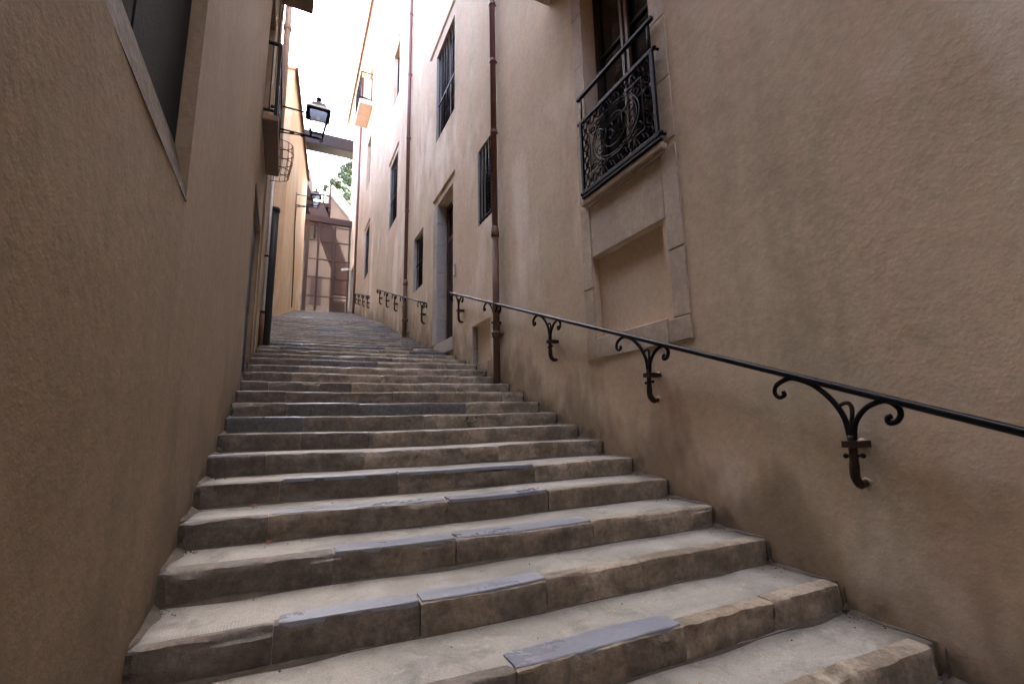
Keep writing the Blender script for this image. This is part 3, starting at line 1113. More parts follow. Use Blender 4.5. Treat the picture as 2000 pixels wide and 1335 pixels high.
def bracket_meshes():
    def q(p, d=DRAIL):
        return Vector((-d, p[0], p[1]))
    a = MB()
    pts = curl([q(p) for p in ARM1], 4)
    a.tube(pts, [0.015 if i < len(pts) * 0.6 else 0.013 for i in range(len(pts))], 7)
    pts = curl([q(p) for p in ARM2], 4)
    a.tube(pts, 0.014, 7)
    st = MB()
    pts = curl([q((-0.02, 0.05)), q((-0.018, -0.03)), q((-0.012, -0.10), 0.098), q((-0.004, -0.165), 0.088), q((-0.006, -0.205), 0.05), q((-0.01, -0.195), -0.01)], 4)
    st.tube(pts, [0.021] * 8 + [0.024] * (len(pts) - 12) + [0.019] * 4, 8)
    st.tube(curl([q((-0.01, 0.03)), q((-0.040, 0.17)), q((-0.035, 0.213)), q((-0.012, 0.222)), q((0.028, 0.205))], 3), 0.011, 6)
    cl = MB()
    cl.box(Fr((0, 0, 0), (0, 1, 0), (-1, 0, 0)), -0.058, 0.02, -0.012, 0.022, -0.01, DRAIL + 0.028)
    kn = MB()
    kn.sphere(q((0.022, -0.056)), 0.014, 6)
    kn.sphere(q((-0.062, -0.052)), 0.014, 6)
    kn.tube([q((0.022, -0.056)), q((-0.062, -0.052))], 0.008, 6)
    mo_ = MB()
    for (yy, zz, rr_) in ((-0.02, 0.005, 0.045), (-0.01, -0.198, 0.042)):
        n_ = 9
        o_ = len(mo_.v)
        for k_ in range(n_):
            a_ = 2 * math.pi * k_ / n_
            q_ = rr_ * (0.8 + 0.4 * ((k_ * 7) % 5) / 5)
            mo_.v.append((0.004, yy + q_ * math.cos(a_), zz + q_ * 0.8 * math.sin(a_)))
            mo_.v.append((-0.012, yy + q_ * 0.5 * math.cos(a_), zz + q_ * 0.4 * math.sin(a_)))
        for k_ in range(n_):
            b_ = (k_ + 1) % n_
            mo_.f.append((o_ + 2 * k_, o_ + 2 * b_, o_ + 2 * b_ + 1, o_ + 2 * k_ + 1))
        mo_.f.append(tuple(o_ + 2 * k_ + 1 for k_ in range(n_)))
    return a, st, cl, kn, mo_


BM = []
for nm, mb_, mt in zip(('scroll_arms', 'stem', 'clamp', 'collar', 'mortar_patch'), bracket_meshes(), ('iron', 'rustiron', 'rustiron', 'iron', 'niche')):
    me = bpy.data.meshes.new(nm)
    me.from_pydata([tuple(v) for v in mb_.v], [], mb_.f)
    me.polygons.foreach_set('use_smooth', [nm != 'clamp'] * len(me.polygons))
    me.materials.append(MT[mt])
    BM.append((nm, me))


def handrail(ya, za, yb, zb, brs, label, r=0.021, curls=False):
    e = empty('handrail', FR.p(ya, stair_z(ya), 0), label, 'handrail', 'handrails along the right wall')
    m = MB()
    n = max(2, int((yb - ya) / 0.8))
    m.tube([FR.p(ya + (yb - ya) * i / n, za + (zb - za) * i / n + (0.003 * mnoise.noise((i * 0.7, ya, 0))), DRAIL) for i in range(n + 1)], r, 12)
    obj('rail', m, 'rail', e, smooth=True)
    for q, y in ((1, yb), (-1, ya)):
        if q == -1 and ya < 0.5:
            continue
        z = zb if q == 1 else za
        pts = [FR.p(y + q * a, z + b, DRAIL) for (a, b) in ((-0.02, 0), (0.03, -0.005), (0.06, -0.04), (0.055, -0.09), (0.02, -0.11), (-0.01, -0.085), (0.0, -0.06), (0.02, -0.065))]
        m = MB()
        m.tube(curl(pts, 3), 0.015, 7)
        obj('end_scroll', m, 'iron', e, smooth=True)
    sl = (zb - za) / (yb - ya)
    for y in brs:
        zr = za + sl * (y - ya)
        # bracket template: rail passes at about 0.295 above the clamp at its own y for slope 0.346
        zb_ = zr - 0.305
        w = FR.p(y, zb_, 0)
        b0 = None
        for nm, me in BM:
            o = bpy.data.objects.new('bracket' if b0 is None else nm, me)
            col.objects.link(o)
            if b0 is None:
                o.parent = e
                o.location = w - WLOC[e]
                WLOC[o] = w
                b0 = o
            else:
                o.parent = b0
    return e


handrail(-0.9, -0.671, 8.22, 2.502, [-0.08, 1.48, 2.97, 4.56, 6.17, 7.78], 'long black handrail rising from the bottom right edge to the doorway')
handrail(10.01, 2.74, 16.78, 4.94, [10.4, 12.4, 13.6, 14.95, 16.25], 'middle black handrail crossing behind the second downpipe beyond the doorway')
handrail(18.73, 5.19, 23.8, 6.67, [19.25, 20.6, 22.0, 23.3], 'farthest short black handrail near the head of the steps')


# ------------------------------------------------------------------ downpipes on the right
def downpipe(F, s, ztop, zbot, label, r=0.052, cast_to=None, joints=(), d=0.075):
    e = empty('downpipe', F.p(s, zbot, d), label, 'downpipe', 'downpipes on the right facade')
    zc_ = cast_to if cast_to else zbot
    m = MB()
    m.tube([F.p(s, ztop, d), F.p(s + 0.004, (ztop + zc_) / 2, d), F.p(s, zc_, d)], r, 14)
    obj('pipe', m, 'pipe', e, smooth=True)
    for z in joints:
        m = MB()
        m.lathe(F.p(s, z, d), [(r + 0.002, 0), (r + 0.012, 0.004), (r + 0.012, 0.05), (r + 0.002, 0.055)], 14)
        m.box(F, s - 0.012, s + 0.012, z + 0.015, z + 0.04, 0.0, d)
        obj('pipe_clip', m, 'pipe', e, smooth=False)
    if cast_to:
        m = MB()
        m.tube([F.p(s, cast_to + 0.01, d), F.p(s, zbot, d)], r + 0.005, 14)
        obj('cast_shoe', m, 'castpipe', e, smooth=True)
        m = MB()
        m.lathe(F.p(s, cast_to - 0.09, d), [(r + 0.006, 0), (r + 0.016, 0.01), (r + 0.016, 0.10), (r + 0.009, 0.11), (r + 0.009, 0.16), (r + 0.004, 0.17)], 14)
        obj('socket', m, 'castpipe', e, smooth=True)
        zz = zbot + (cast_to - zbot) * 0.30
        m = MB()
        m.lathe(F.p(s, zz, d), [(r + 0.006, 0), (r + 0.028, 0.012), (r + 0.014, 0.03), (r + 0.028, 0.05), (r + 0.028, 0.075), (r + 0.006, 0.09)], 14)
        m.box(F, s - 0.11, s + 0.11, zz + 0.025, zz + 0.06, 0.0, 0.03)
        for q in (-1, 1):
            m.sphere(F.p(s + q * 0.085, zz + 0.042, 0.035), 0.018, 6)
        obj('ornate_collar', m, 'castpipe', e, smooth=True)
    return e


downpipe(FR, 6.13, 19.4, 0.55, 'nearest brown downpipe with a rusty cast lower length on the right wall', 0.047, 2.92, (4.6, 5.9, 7.0))
downpipe(FR, 12.3, 19.4, 2.3, 'second brown downpipe between the doorway and the far windows', 0.05, 3.9, (6.0, 8.3, 10.4, 12.5))
downpipe(FR, 24.25, 19.4, 5.7, 'thin farthest brown downpipe at the end of the right facade', 0.06, None, (8.0, 11.0, 14.0))

# ------------------------------------------------------------------ left-hand near building
LB = empty('plastered_house', (-2, 4, stair_z(4)), 'brown plastered house wall filling the left edge beside the steps', 'building')
holesL = [
    (0.55, 2.36, 1.01, 3.2, 0.12),
    (5.95, 7.15, 0.60, 2.78, 0.09),
    (6.15, 7.15, 3.86, 6.1, 0.16),
    (6.4, 7.5, 7.5, 9.6, 0.16),
]
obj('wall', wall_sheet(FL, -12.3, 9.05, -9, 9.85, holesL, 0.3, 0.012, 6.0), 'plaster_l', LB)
m = MB()
pr = [(0.12, 9.8), (0.12, 9.95), (-3, 10.95), (-6.4, 9.95), (-6.4, 9.8)]
A = [FL.p(-12.4, z, d) for d, z in pr]
B = [FL.p(9.3, z, d) for d, z in pr]
m.add(A + B, [tuple(range(5)), tuple(range(5, 10))[::-1]] + [(i, (i + 1) % 5, 5 + (i + 1) % 5, 5 + i) for i in range(5)])
obj('roof', m, 'tile', LB)
# near window: sloping rough sill, weathered closed shutter
m = MB()
sl = [FL.p(0.56, 1.005, 0.003), FL.p(2.352, 1.005, 0.003), FL.p(2.352, 1.265, -0.062), FL.p(0.56, 1.265, -0.062), FL.p(0.56, 0.95, -0.1), FL.p(2.352, 0.95, -0.1), FL.p(2.352, 1.265, -0.1), FL.p(0.56, 1.265, -0.1)]
m.add(sl, [(0, 1, 2, 3), (4, 5, 1, 0), (5, 6, 2, 1), (6, 7, 3, 2), (7, 4, 0, 3)])
obj('window_sill', m, 'roughsill', LB, origin=FL.p(1.5, 1, 0))
m = MB()
for k in range(5):
    m.box(FL, 0.50 + 0.39 * k, 0.50 + 0.39 * k + 0.382, 1.0, 3.25, -0.115, -0.066 + 0.004 * (k % 2))
obj('window_shutter', m, 'shuttergrey', LB, origin=FL.p(1.4, 1.0, -0.1))
# doorway
m = MB()
m.box(FL, 5.95, 7.15, 0.60, 2.78, -0.13, -0.052)
w = obj('door', m, 'bluedoor', LB, origin=FL.p(6.5, 0.6, -0.06))
for (z0, z1) in ((0.9, 1.45), (1.55, 2.65)):
    m = MB()
    m.box(FL, 6.03, 7.07, z0, z1, -0.06, -0.044)
    obj('door_panel', m, 'bluedoor', w, bevel=0.006)
m = MB()
m.box(FL, 7.152, 7.23, 0.9, 2.88, -0.08, 0.008)
m.box(FL, 5.87, 7.15, 2.785, 2.88, -0.08, 0.008)
obj('door_surround', m, 'roughsill', LB, bevel=0.005, origin=FL.p(7.15, 0.9, 0))
opening(LB, FL, 6.15, 7.15, 3.86, 6.1, 0.16, shutter=False, leaves=2)
opening(LB, FL, 6.4, 7.5, 7.5, 9.6, 0.16, shutter=True, leaves=2)
m = MB()
m.box(FL, 7.75, 8.15, -1, 9.7, -0.05, 0.018)
obj('pilaster', m, 'plaster_l', LB)

slab_balcony('balcony', FL, 5.95, 7.40, 3.88, 0.185, 0.085, 'narrow iron balcony on a brown slab below the lantern', 'slabwood', 1.06, 11)
slab_balcony('balcony', FL, 5.6, 8.0, 7.55, 0.52, 0.16, 'dark balcony slab jutting out at the top of the left wall', 'slabwood', 1.0, 18)

# downpipe of the left house
e = empty('downpipe', FL.p(8.98, 1.45, 0.08), 'beige downpipe ending in a grey length at the left house corner', 'downpipe')
m = MB()
m.tube([FL.p(8.98, 9.75, 0.09), FL.p(8.98, 4.75, 0.09)], 0.062, 12)
obj('pipe', m, 'beige', e, smooth=True)
m = MB()
m.lathe(FL.p(8.98, 7.75, 0.09), [(0.063, 0), (0.08, 0.01), (0.08, 0.09), (0.063, 0.1)], 12)
obj('pipe_clip', m, 'beige', e)
m = MB()
m.tube([FL.p(8.90, 4.85, 0.04), FL.p(8.90, 1.95, 0.04)], 0.030, 12)
obj('zinc_length', m, 'zinc', e, smooth=True)
for z in (4.70, 3.0, 1.98):
    m = MB()
    m.lathe(FL.p(8.90, z, 0.04), [(0.031, 0), (0.039, 0.004), (0.039, 0.03), (0.031, 0.034)], 12)
    m.box(FL, 8.89, 8.91, z + 0.005, z + 0.025, 0, 0.04)
    obj('pipe_clip', m, 'iron', e)
m = MB()
m.tube([FL.p(8.90, 1.97, 0.04), FL.p(8.90, 1.42, 0.04)], 0.037, 12)
obj('cast_shoe', m, 'castpipe', e, smooth=True)
m = MB()
m.tube([FL.p(9.16, 4.05, 0.11), FL.p(9.16, 1.45, 0.11)], 0.07, 14)
m.lathe(FL.p(9.16, 3.98, 0.11), [(0.071, 0), (0.082, 0.01), (0.082, 0.08), (0.071, 0.09)], 14)
obj('drain_stack', m, 'blackpipe', smooth=True, label='thick black drain stack standing against the left house corner', cat='drain pipe', origin=FL.p(9.16, 1.45, 0.06))

# cables
m = MB()
m.tube(curl([FL.p(7.6, 9.7, 0.03), FL.p(7.7, 8.0, 0.05), FL.p(7.75, 7.3, 0.05), FL.p(7.7, 6.6, 0.03), FL.p(7.8, 6.0, 0.035), FL.p(8.3, 5.75, 0.04)], 5), 0.012, 6)
obj('electric_cable', m, 'castpipe', smooth=True, label='thin brown cable running up the left wall above the balcony', cat='cable', origin=FL.p(8.3, 5.75, 0.04))


# ------------------------------------------------------------------ lanterns
def lantern(F, s, z, dl, label, sc=1.0):
    """z: height of lantern base, dl: distance of its axis from the wall"""
    e = empty('wall_lantern', F.p(s, z, 0), label, 'lantern', 'wall lanterns')
    c = F.p(s, z, dl)
    ux, uy = F.n, F.u

    def ring(h, z_):
        return [c + ux * (a * h) + uy * (b * h) + Vector((0, 0, z_)) for a, b in ((-1, -1), (1, -1), (1, 1), (-1, 1))]
    hb, ht, H = 0.095 * sc, 0.175 * sc, 0.44 * sc
    r0, r1 = ring(hb, 0.05 * sc), ring(ht, 0.05 * sc + H)
    m = MB()
    for k in range(4):
        m.bar(r0[k], r1[k], 0.018 * sc, 0.018 * sc)
        m.bar(r0[k], r0[(k + 1) % 4], 0.02 * sc, 0.02 * sc)
        m.bar(r1[k], r1[(k + 1) % 4], 0.024 * sc, 0.024 * sc)
        rm0, rm1 = r0[k].lerp(r1[k], 0.24), r0[(k + 1) % 4].lerp(r1[(k + 1) % 4], 0.24)
        m.bar(rm0, rm1, 0.012 * sc, 0.012 * sc)
    obj('lantern_frame', m, 'iron', e)
    for k in range(4):
        g = MB()
        a, b, cc, d = r0[k], r0[(k + 1) % 4], r1[(k + 1) % 4], r1[k]
        g.add([a, b, cc, d], [(0, 1, 2, 3)])
        obj('pane', g, 'lampglass', e)
    m = MB()
    pr = [(ht * 1.22, H + 0.03), (ht * 1.22, H + 0.06), (ht * 0.82, H + 0.15), (ht * 0.62, H + 0.23), (ht * 0.28, H + 0.28), (ht * 0.22, H + 0.31)]
    q = []
    for (h, z_) in pr:
        q += ring(h, z_ * (sc if sc != 1 else 1))
    fs = [(0, 3, 2, 1), tuple(len(q) - 4 + k for k in range(4))]
    for i in range(len(pr) - 1):
        for k in range(4):
            fs.append((i * 4 + k, i * 4 + (k + 1) % 4, i * 4 + 4 + (k + 1) % 4, i * 4 + 4 + k))
    m.add(q, fs)
    obj('lantern_roof', m, 'iron', e, bevel=0.004)
    m = MB()
    m.lathe(c + Vector((0, 0, (H + 0.30) * sc)), [(0.03 * sc, 0), (0.022 * sc, 0.03 * sc), (0.045 * sc, 0.05 * sc), (0.05 * sc, 0.075 * sc), (0.03 * sc, 0.10 * sc), (0.006, 0.115 * sc)], 10)
    obj('finial', m, 'iron', e, smooth=True)
    m = MB()
    m.lathe(c + Vector((0, 0, 0.385 * sc)), [(0.02 * sc, 0), (0.035 * sc, 0.02 * sc), (0.035 * sc, 0.07 * sc), (0.02 * sc, 0.1 * sc)], 10)
    obj('lamp_head', m, 'white', e, smooth=True)
    # bracket: upper rod, lower beam with scrolls
    m = MB()
    m.box(F, s - 0.03, s + 0.03, z - 0.08, z + 0.56 * sc, 0.0, 0.022)
    m.tube([F.p(s, z + 0.47 * sc, 0.0), F.p(s, z + 0.47 * sc, dl - ht)], 0.016 * sc, 8)
    m.tube([F.p(s, z + 0.02, 0.0), F.p(s, z + 0.01, dl + 0.05)], 0.014 * sc, 8)
    m.tube([F.p(s, z - 0.06, 0.0), F.p(s, z - 0.02, dl * 0.55), F.p(s, z + 0.005, dl)], 0.012 * sc, 8)
    m.tube(curl([F.p(s, z + 0.01, dl + 0.03), F.p(s, z + 0.0, dl + 0.09), F.p(s, z - 0.035, dl + 0.105), F.p(s, z - 0.06, dl + 0.075), F.p(s, z - 0.045, dl + 0.05)], 3), 0.010 * sc, 6)
    obj('bracket', m, 'iron', e, smooth=True)
    for k, f in enumerate((0.18, 0.42, 0.66)):
        pts = []
        for i in range(18):
            t = i / 17
            a = t * 3.2 * math.pi + (0 if k % 2 else math.pi)
            r = 0.045 * (1 - 0.7 * t) * (1 - 0.25 * k)
            pts.append(F.p(s, z - 0.022 + r * math.sin(a) * 0.8, dl * f + r * math.cos(a) * 1.3))
        m = MB()
        m.tube(pts, 0.008, 5)
        obj('bracket_scroll', m, 'iron', e, smooth=True)
    return e


lantern(FL, 8.5, 5.28, 0.72, 'nearer black iron lantern on a scrolled bracket against the sky', 1.0)
lantern(FO, 20.95, 9.55, 0.80, 'farther dark lantern on the ochre house above the brown gate', 1.05)

# wire basket under the lantern
e = empty('wire_basket', FL.p(8.0, 4.08, 0.02), 'rusty wire cage hanging on the left wall below the lantern', 'wire basket')
prof = [(0.02, 0.16), (0.14, 0.17), (0.30, 0.185), (0.46, 0.19), (0.62, 0.18)]
for z, r in prof:
    m = MB()
    m.tube([FL.p(8.0 + r * math.cos(t * math.pi / 12), 4.08 + z, 0.03 + r * 1.75 * math.sin(t * math.pi / 12)) for t in range(13)], 0.006, 5)
    obj('hoop', m, 'rustiron', e, smooth=True)
for k in range(9):
    a = math.pi * (k + 0.5) / 9
    m = MB()
    m.tube([FL.p(8.0 + r * math.cos(a), 4.08 + z, 0.03 + r * 1.75 * math.sin(a)) for z, r in prof], 0.005, 5)
    obj('wire', m, 'rustiron', e, smooth=True)

# ------------------------------------------------------------------ ochre house
OB = empty('ochre_house', (-3, 18, 4), 'warm ochre house set back on the left near the head of the steps', 'building')
obj('wall', wall_sheet(FO, 17.6, 26.1, -2, 13.55, [], 0.5, 0.010, 7.0), 'plaster_o', OB)
m = MB()
pr = [(0.03, 13.5), (0.03, 13.6), (-3.5, 14.0), (-7.3, 13.6), (-7.3, 13.5)]
A = [FO.p(17.55, z, d) for d, z in pr]
B = [FO.p(26.2, z, d) for d, z in pr]
m.add(A + B, [tuple(range(5)), tuple(range(5, 10))[::-1]] + [(i, (i + 1) % 5, 5 + (i + 1) % 5, 5 + i) for i in range(5)])
o = obj('roof', m, 'tile', OB)
m = MB()
m.tube([FO.p(17.5, 13.55, 0.08), FO.p(26.2, 13.5, 0.08)], 0.05, 8)
obj('gutter', m, 'castpipe', o, smooth=True)
m = MB()
m.tube(curl([FO.p(20.95, 9.5, 0.02), FO.p(20.9, 8.6, 0.03), FO.p(21.1, 7.9, 0.03), FO.p(21.6, 7.0, 0.02), FO.p(21.9, 5.2, 0.02)], 4), 0.022, 7)
obj('conduit', m, 'rustiron', smooth=True, label='thin dark conduit dropping from the far lantern down the ochre wall', cat='conduit', origin=FO.p(21.9, 5.2, 0.02))

e = empty('hidden_blocker_house', (-3, 13, 1.5), 'unseen plastered house added between the near left house and the ochre house to block sky light', 'building')  # hidden from view, its height chosen to hold back light on the far wall
FM = Fr((-1.2, 0, 0), (0, 1, 0), (1, 0, 0))
obj('wall', wall_sheet(FM, 9.1, 17.5, -2, 11.0, [(12.5, 13.6, 5.0, 7.0, 0.15)], 0.6, 0.01, 5.0), 'plaster_l', e)
opening(e, FM, 12.5, 13.6, 5.0, 7.0, 0.15)
m = MB()
m.box(FM, 9.1, 17.45, 11.01, 11.12, -5.0, 0.1)
obj('roof', m, 'tile', e)

# ------------------------------------------------------------------ unseen house added behind the camera to darken the risers
e = empty('rear_blocker_house', (1, -13, -6), 'unseen plastered house added behind the viewpoint to keep sky light off the risers', 'building')
FB = Fr((1, -12.5, 0), (1, 0, 0), (0, 1, 0))
obj('wall', wall_sheet(FB, -12, 12, -10, 10.5, [(-1.4, -0.3, -1.5, 0.6, 0.15), (0.4, 1.5, 2.0, 4.2, 0.15)], 0.8, 0.01, 6.0), 'plaster_r', e)
opening(e, FB, -1.4, -0.3, -1.5, 0.6, 0.15)
opening(e, FB, 0.4, 1.5, 2.0, 4.2, 0.15)

# ------------------------------------------------------------------ bridge
e = empty('footbridge', (1.4, 30, 17.9), 'dark brown steel footbridge spanning the alley against the white sky', 'footbridge')
m = MB()
m.box(WORLD, 30.0, 30.95, 18.2, 18.30, -2.4, 5.2)
obj('deck', m, 'iron', e)
for y in (30.0, 30.89):
    m = MB()
    m.box(WORLD, y, y + 0.06, 18.302, 19.08, -2.4, 5.2)
    obj('side_panel', m, 'bridge', e)
m = MB()
for x in (-2.2, 5.0):
    m.box(WORLD, 30.15, 30.8, 5.0, 18.19, x - 0.3, x + 0.3)
obj('support', m, 'corten', e)

# ------------------------------------------------------------------ brown steel gate at the head of the steps
GY = 27.3
e = empty('steel_gate', (1.4, GY, 5.85), 'tall brown steel screen gate closing the head of the steps', 'gate')
m = MB()
m.box(WORLD, GY - 0.12, GY + 0.12, 11.68, 12.03, -0.15, 2.79)
obj('lintel_beam', m, 'corten', e)
for x, wd in ((0.10, 0.06), (0.43, 0.20), (1.02, 0.12), (1.88, 0.10), (2.70, 0.09)):
    m = MB()
    m.box(WORLD, GY - 0.05, GY + 0.05, 5.8, 11.678, x - wd / 2, x + wd / 2)
    obj('post', m, 'corten', e)
for z in (11.50, 10.58, 9.46, 8.39, 7.28):
    m = MB()
    m.box(WORLD, GY - 0.03, GY + 0.03, z - 0.028, z + 0.028, 0.0, 2.79)
    obj('cross_bar', m, 'corten', e)
xs = (0.05, 0.43, 1.02, 1.88, 2.79)
for k in range(4):
    m = MB()
    m.box(WORLD, GY + 0.052, GY + 0.056, 5.85, 11.67, xs[k] + 0.004, xs[k + 1] - 0.004)
    obj('mesh_panel', m, 'screen', e)

# steel stair behind the gate
e = empty('steel_stair', (1.6, 29, 5.85), 'dark brown steel stair slanting down to the right behind the gate', 'stair')
m = MB()
m.bar((0.83, 29.2, 13.5), (2.94, 29.2, 8.33), 0.94, 0.35, (0, 1, 0))
obj('stringer', m, 'corten', e)
m = MB()
m.box(WORLD, 29.03, 29.37, 5.5, 10.2, 1.88, 2.08)
m.box(WORLD, 29.0, 29.4, 8.0, 8.95, 2.082, 3.3)
obj('support_frame', m, 'corten', e)
m = MB()
m.box(WORLD, 30.8, 30.9, 5.5, 8.0, 2.15, 2.95)
obj('door_leaf', m, 'wood', e)

# pale building behind with a sloping parapet
e = empty('pale_building', (2, 34, 5.2), 'pale grey building with a sloping white parapet behind the gate', 'building')
m = MB()
top = [(-5, 18.6), (0.42, 18.0), (0.60, 17.2), (0.82, 15.4), (1.72, 15.4), (1.75, 16.7), (3.13, 15.1), (5.0, 13.0), (9, 10.5)]
fr = [(x, 33.0, z) for x, z in top] + [(9, 33.0, 4.6), (-5, 33.0, 4.6)]
bk = [(x, 35.5, z) for x, _, z in fr]
k = len(fr)
m.add(fr + bk, [tuple(range(k)), tuple(range(k, 2 * k))[::-1]] + [(i, k + i, k + (i + 1) % k, (i + 1) % k) for i in range(k)])
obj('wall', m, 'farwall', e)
m = MB()
m.bar((1.75, 33.0, 16.78), (5.2, 33.0, 12.85), 0.55, 0.6, (0, 1, 0))
obj('parapet', m, 'white', e)
for x in (0.9, 2.2):
    m = MB()
    m.box(WORLD, 32.93, 32.998, 8.2, 10.2, x, x + 0.7)
    w = obj('window', m, 'shutter', e)
# timber gallery
e = empty('timber_gallery', (0.9, 31.2, 13.6), 'dark timber gallery with railing above the gate under the far lantern', 'gallery')
m = MB()
m.box(WORLD, 30.9, 32.99, 14.38, 14.66, -2.0, 1.80)
obj('floor', m, 'wood', e)
m = MB()
pg = [(-2, 17.6), (0.18, 15.95), (0.72, 14.75), (-2, 14.75)]
m.add([(x, 30.7, z) for x, z in pg] + [(x, 32.9, z) for x, z in pg], [(0, 1, 2, 3), (7, 6, 5, 4), (0, 4, 5, 1), (1, 5, 6, 2), (2, 6, 7, 3), (3, 7, 4, 0)])
obj('lean_to_roof', m, 'wood', e)
for x, zt in ((1.32, 15.3), (1.72, 16.1)):
    m = MB()
    m.box(WORLD, 30.92, 31.0, 14.662, zt, x - 0.045, x + 0.045)
    obj('post', m, 'wood', e)
m = MB()
m.box(WORLD, 30.925, 30.995, 15.18, 15.25, 0.6, 1.67)
obj('railing', m, 'wood', e)
for x in (-0.3, 0.1, 0.5, 0.95, 1.35, 1.72):
    m = MB()
    m.box(WORLD, 30.95, 32.9, 14.12, 14.378, x - 0.08, x + 0.08)
    m.bar((x, 31.05, 14.1), (x, 32.9, 12.9), 0.14, 0.16, (1, 0, 0))
    obj('brace', m, 'wood', e)
m = MB()
m.box(WORLD, 31.4, 31.6, 13.5, 14.118, -0.4, 1.75)
obj('beam', m, 'wood', e)

# cctv camera on the right wall end
e = empty('security_camera', FR.p(26.9, 8.85, 0.0), 'small white security camera on the far right wall end', 'camera')
m = MB()
m.tube([FR.p(26.9, 8.95, 0.0), FR.p(26.9, 8.92, 0.2)], 0.03, 8)
obj('arm', m, 'white', e)
m = MB()
m.bar(FR.p(27.0, 8.96, 0.18), FR.p(26.75, 8.82, 0.5), 0.12, 0.12)
obj('housing', m, 'white', e, bevel=0.02)


# ------------------------------------------------------------------ trees on the hill
def tree(name, base, h, cr, label, nleaf=2600, seed=1):
    rr = random.Random(seed)
    e = empty(name, base, label, 'tree', 'trees on the hill')
    b = Vector(base)
    m = MB()
    m.tube(curl([b, b + Vector((0.1, 0, h * 0.25)), b + Vector((-0.1, 0.1, h * 0.5)), b + Vector((0, 0, h * 0.85))], 3), [0.28 - 0.02 * i for i in range(10)], 8)
    for k in range(7):
        a = rr.random() * 6.28
        z0 = h * rr.uniform(0.35, 0.6)
        m.tube([b + Vector((0, 0, z0)), b + Vector((math.cos(a) * cr * 0.4, math.sin(a) * cr * 0.4, z0 + h * 0.15)), b + Vector((math.cos(a) * cr * 0.75, math.sin(a) * cr * 0.75, z0 + h * 0.22))], [0.12, 0.07, 0.03], 6)
    obj('trunk', m, 'bark', e, smooth=True)
    cl = [(Vector((rr.gauss(0, 0.42) * cr, rr.gauss(0, 0.42) * cr, h * rr.uniform(0.42, 1.0))), rr.uniform(0.28, 0.5) * cr) for _ in range(16)]
    m = MB()
    for _ in range(nleaf):
        c, r = rr.choice(cl)
        d = Vector((rr.gauss(0, 1), rr.gauss(0, 1), rr.gauss(0, 0.75))).normalized() * r * rr.uniform(0.55, 1.05)
        p = b + c + d
        n = (d.normalized() + Vector((rr.gauss(0, 0.5), rr.gauss(0, 0.5), rr.gauss(0, 0.5) + 0.4))).normalized()
        x = n.cross(Vector((0, 0, 1)))
        x = x.normalized() if x.length > 0.01 else Vector((1, 0, 0))
        y = n.cross(x)
        s = rr.uniform(0.10, 0.24)
        m.add([p - x * s, p - y * s * 0.6, p + x * s, p + y * s * 0.6], [(0, 1, 2, 3)])
    obj('crown', m, 'leaf', e)
    return e


def gz(x, y):
    return ground_z(x, y) - 0.3


for k, (x, y, zt, cr, lab) in enumerate([
        (4.5, 60, 31.2, 1.7, 'round green tree on the hill behind the sloping parapet'),
        (6.4, 65, 36.5, 2.7, 'tallest green tree on the hill against the white sky'),
        (5.6, 56, 27.6, 1.5, 'lowest yellow green tree just above the white parapet'),
        (9.5, 66, 33.0, 2.6, 'green tree half hidden by the end of the right facade')]):
    zg = gz(x, y)
    tree('hill_tree', (x, y, zg), max(4.0, zt - zg), cr, lab, 6500, k + 3)


# ------------------------------------------------------------------ weeds, moss and leaves on the steps
def weed(x, i, back, n, sz, label, seed, z=None, y=None):
    rr = random.Random(seed)
    yy = STEPS[i][0] - back if y is None else y
    zz = STEPS[i - 1][1] if z is None else z
    base = Vector((x, yy, zz))
    e = empty('weed', base, label, 'weed', 'weeds on the steps')
    st = MB()
    lf = MB()
    for k in range(n):
        a = rr.uniform(math.pi * 0.9, math.pi * 2.1)
        L = sz * rr.uniform(0.5, 1.0)
        tip = base + Vector((math.cos(a) * L * 0.8, math.sin(a) * L * 0.8, L * rr.uniform(0.25, 0.9)))
        midp = base.lerp(tip, 0.5) + Vector((0, 0, L * 0.18))
        st.tube([base, midp, tip], [0.0025, 0.002, 0.001], 4)
        for q in range(3):
            c = midp.lerp(tip, q / 2)
            d = Vector((rr.gauss(0, 1), rr.gauss(0, 1) - 0.3, rr.gauss(0, 0.4) + 0.2)).normalized()
            s = d.cross(Vector((0, 0, 1))).normalized()
            ll = sz * rr.uniform(0.22, 0.42)
            lf.add([c, c + d * ll * 0.5 + s * ll * 0.26 + Vector((0, 0, ll * 0.1)), c + d * ll, c + d * ll * 0.5 - s * ll * 0.26 + Vector((0, 0, ll * 0.1))], [(0, 1, 2, 3)])
    obj('stems', st, 'weed', e)
    obj('leaves', lf, 'weed', e)


i0 = 7          # STEPS index of photograph step 0
weed(1.72, i0 + 8, 0.03, 9, 0.13, 'small green weed growing at the foot of a riser mid flight', 1)
weed(2.05, i0 + 11, 0.01, 6, 0.11, 'single leafy sprout on a higher step left of the rusty pipe', 2)
weed(2.70, 0, 0, 9, 0.16, 'green weeds at the foot of the second downpipe', 3, slope_z(12.0), 12.0)
weed(2.62, 0, 0, 9, 0.22, 'green weeds at the foot of the farthest downpipe', 4, STEPS[-1][1], 24.6)
weed(2.74, i0 + 13, 0.0, 7, 0.10, 'tiny weeds in the corner under the rusty pipe', 5)

# dirt and mortar packed into the corners between steps and walls
mo = MB()
rr = random.Random(5)


def wedge(pts):
    """pts: list of (corner, a, b) triangles along a path"""
    o = len(mo.v)
    for t in pts:
        mo.v.extend(tuple(p) for p in t)
    for k in range(len(pts) - 1):
        q = o + 3 * k
        mo.f.append((q + 1, q + 2, q + 5, q + 4))


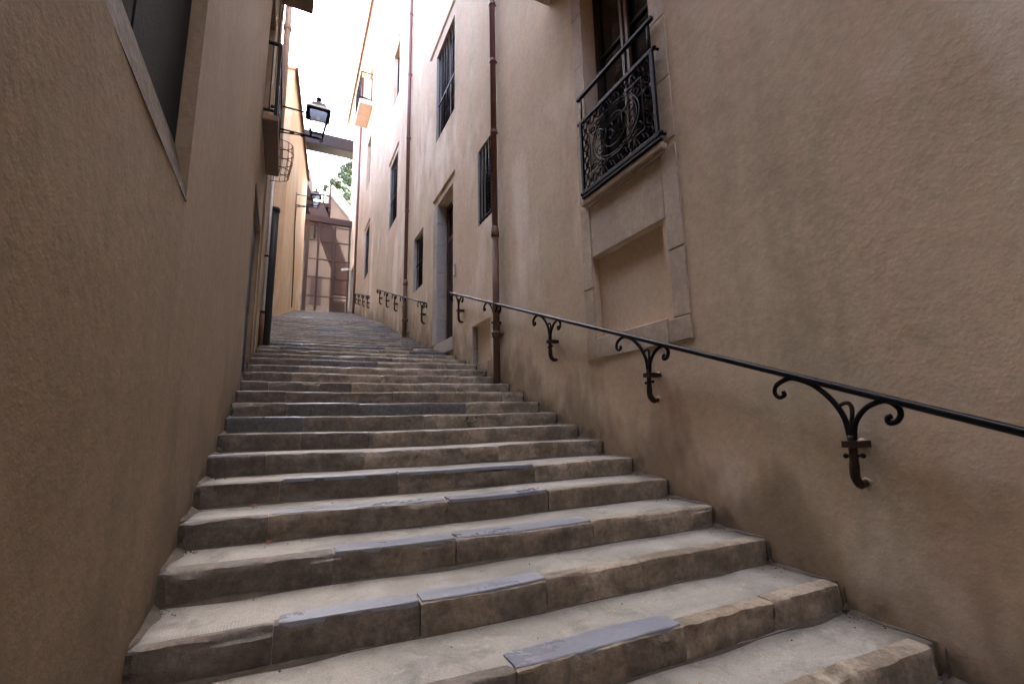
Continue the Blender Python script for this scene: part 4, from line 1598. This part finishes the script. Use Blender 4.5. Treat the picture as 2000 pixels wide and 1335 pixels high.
for i in range(i0 - 2, i0 + 22):
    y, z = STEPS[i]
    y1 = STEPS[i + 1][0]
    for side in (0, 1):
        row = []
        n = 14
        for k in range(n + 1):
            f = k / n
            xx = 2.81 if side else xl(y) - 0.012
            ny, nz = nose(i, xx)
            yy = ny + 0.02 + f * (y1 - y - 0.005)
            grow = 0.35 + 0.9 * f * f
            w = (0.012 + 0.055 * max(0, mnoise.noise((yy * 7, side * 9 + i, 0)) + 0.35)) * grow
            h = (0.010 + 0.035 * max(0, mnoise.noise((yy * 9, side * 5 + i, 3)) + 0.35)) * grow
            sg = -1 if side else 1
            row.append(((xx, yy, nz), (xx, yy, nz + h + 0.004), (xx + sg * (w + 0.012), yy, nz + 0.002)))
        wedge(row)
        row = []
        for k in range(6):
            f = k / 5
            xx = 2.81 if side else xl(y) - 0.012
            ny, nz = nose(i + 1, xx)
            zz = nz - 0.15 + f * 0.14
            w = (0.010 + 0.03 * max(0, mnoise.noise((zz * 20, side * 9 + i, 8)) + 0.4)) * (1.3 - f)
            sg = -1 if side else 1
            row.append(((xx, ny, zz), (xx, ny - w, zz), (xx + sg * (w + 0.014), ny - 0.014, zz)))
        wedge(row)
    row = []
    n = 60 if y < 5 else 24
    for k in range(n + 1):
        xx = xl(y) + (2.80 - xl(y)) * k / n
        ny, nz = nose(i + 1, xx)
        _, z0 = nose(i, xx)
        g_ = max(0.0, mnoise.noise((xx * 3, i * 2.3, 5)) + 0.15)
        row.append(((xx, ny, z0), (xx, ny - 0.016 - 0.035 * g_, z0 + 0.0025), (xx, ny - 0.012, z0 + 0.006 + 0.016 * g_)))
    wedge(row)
for _ in range(650):
    i = rr.randrange(i0 - 1, i0 + 9)
    y, z = STEPS[i]
    x = rr.choice((2.795 - abs(rr.gauss(0, 0.08)), xl(y) + abs(rr.gauss(0, 0.07)), 2.79 - abs(rr.gauss(0, 0.05)), xl(y) + abs(rr.gauss(0, 0.04)), rr.uniform(-0.4, 2.7)))
    ny, nz = nose(i, x)
    yy = ny + 0.41 - abs(rr.gauss(0, 0.07))
    s_ = rr.uniform(0.0015, 0.0045)
    mo.lathe((x, yy, nz + 0.002), [(s_, -0.002), (s_ * 0.8, s_ * 0.5), (s_ * 0.2, s_ * 0.8)], 5, rr.random())
obj('corner_dirt', mo, 'dirt', label='dark dirt and grit packed into the corners of the steps', cat='dirt', kind='stuff')

for k, (x, i, b, lab) in enumerate([(-0.16, 5, 0.05, 'red dead leaf lying near the left wall on a step'), (-0.05, 4, 0.04, 'brown leaf lying at the foot of a riser near the left wall'),
                                    (1.55, 1, 0.2, 'small dark leaf on the lowest visible steps at right'), (2.0, 0, 0.1, 'dry curled leaf beside the right end of the lowest step')]):
    ii = i0 + i
    y = STEPS[ii][0] - b + 0.13 * (2.8 - x) / 3.3
    z = STEPS[ii - 1][1] + 0.004 - 0.016 * (2.8 - x) / 3.3
    m = MB()
    a = random.random() * 6
    dx, dy = math.cos(a) * 0.03, math.sin(a) * 0.03
    m.add([(x - dx, y - dy, z), (x - dy * 0.5, y + dx * 0.5, z + 0.012), (x + dx, y + dy, z + 0.006), (x + dy * 0.5, y - dx * 0.5, z + 0.010)], [(0, 1, 2), (0, 2, 3)])
    obj('dead_leaf', m, 'deadleaf', label=lab, cat='leaf', group='leaves on the steps', origin=(x, y, z))
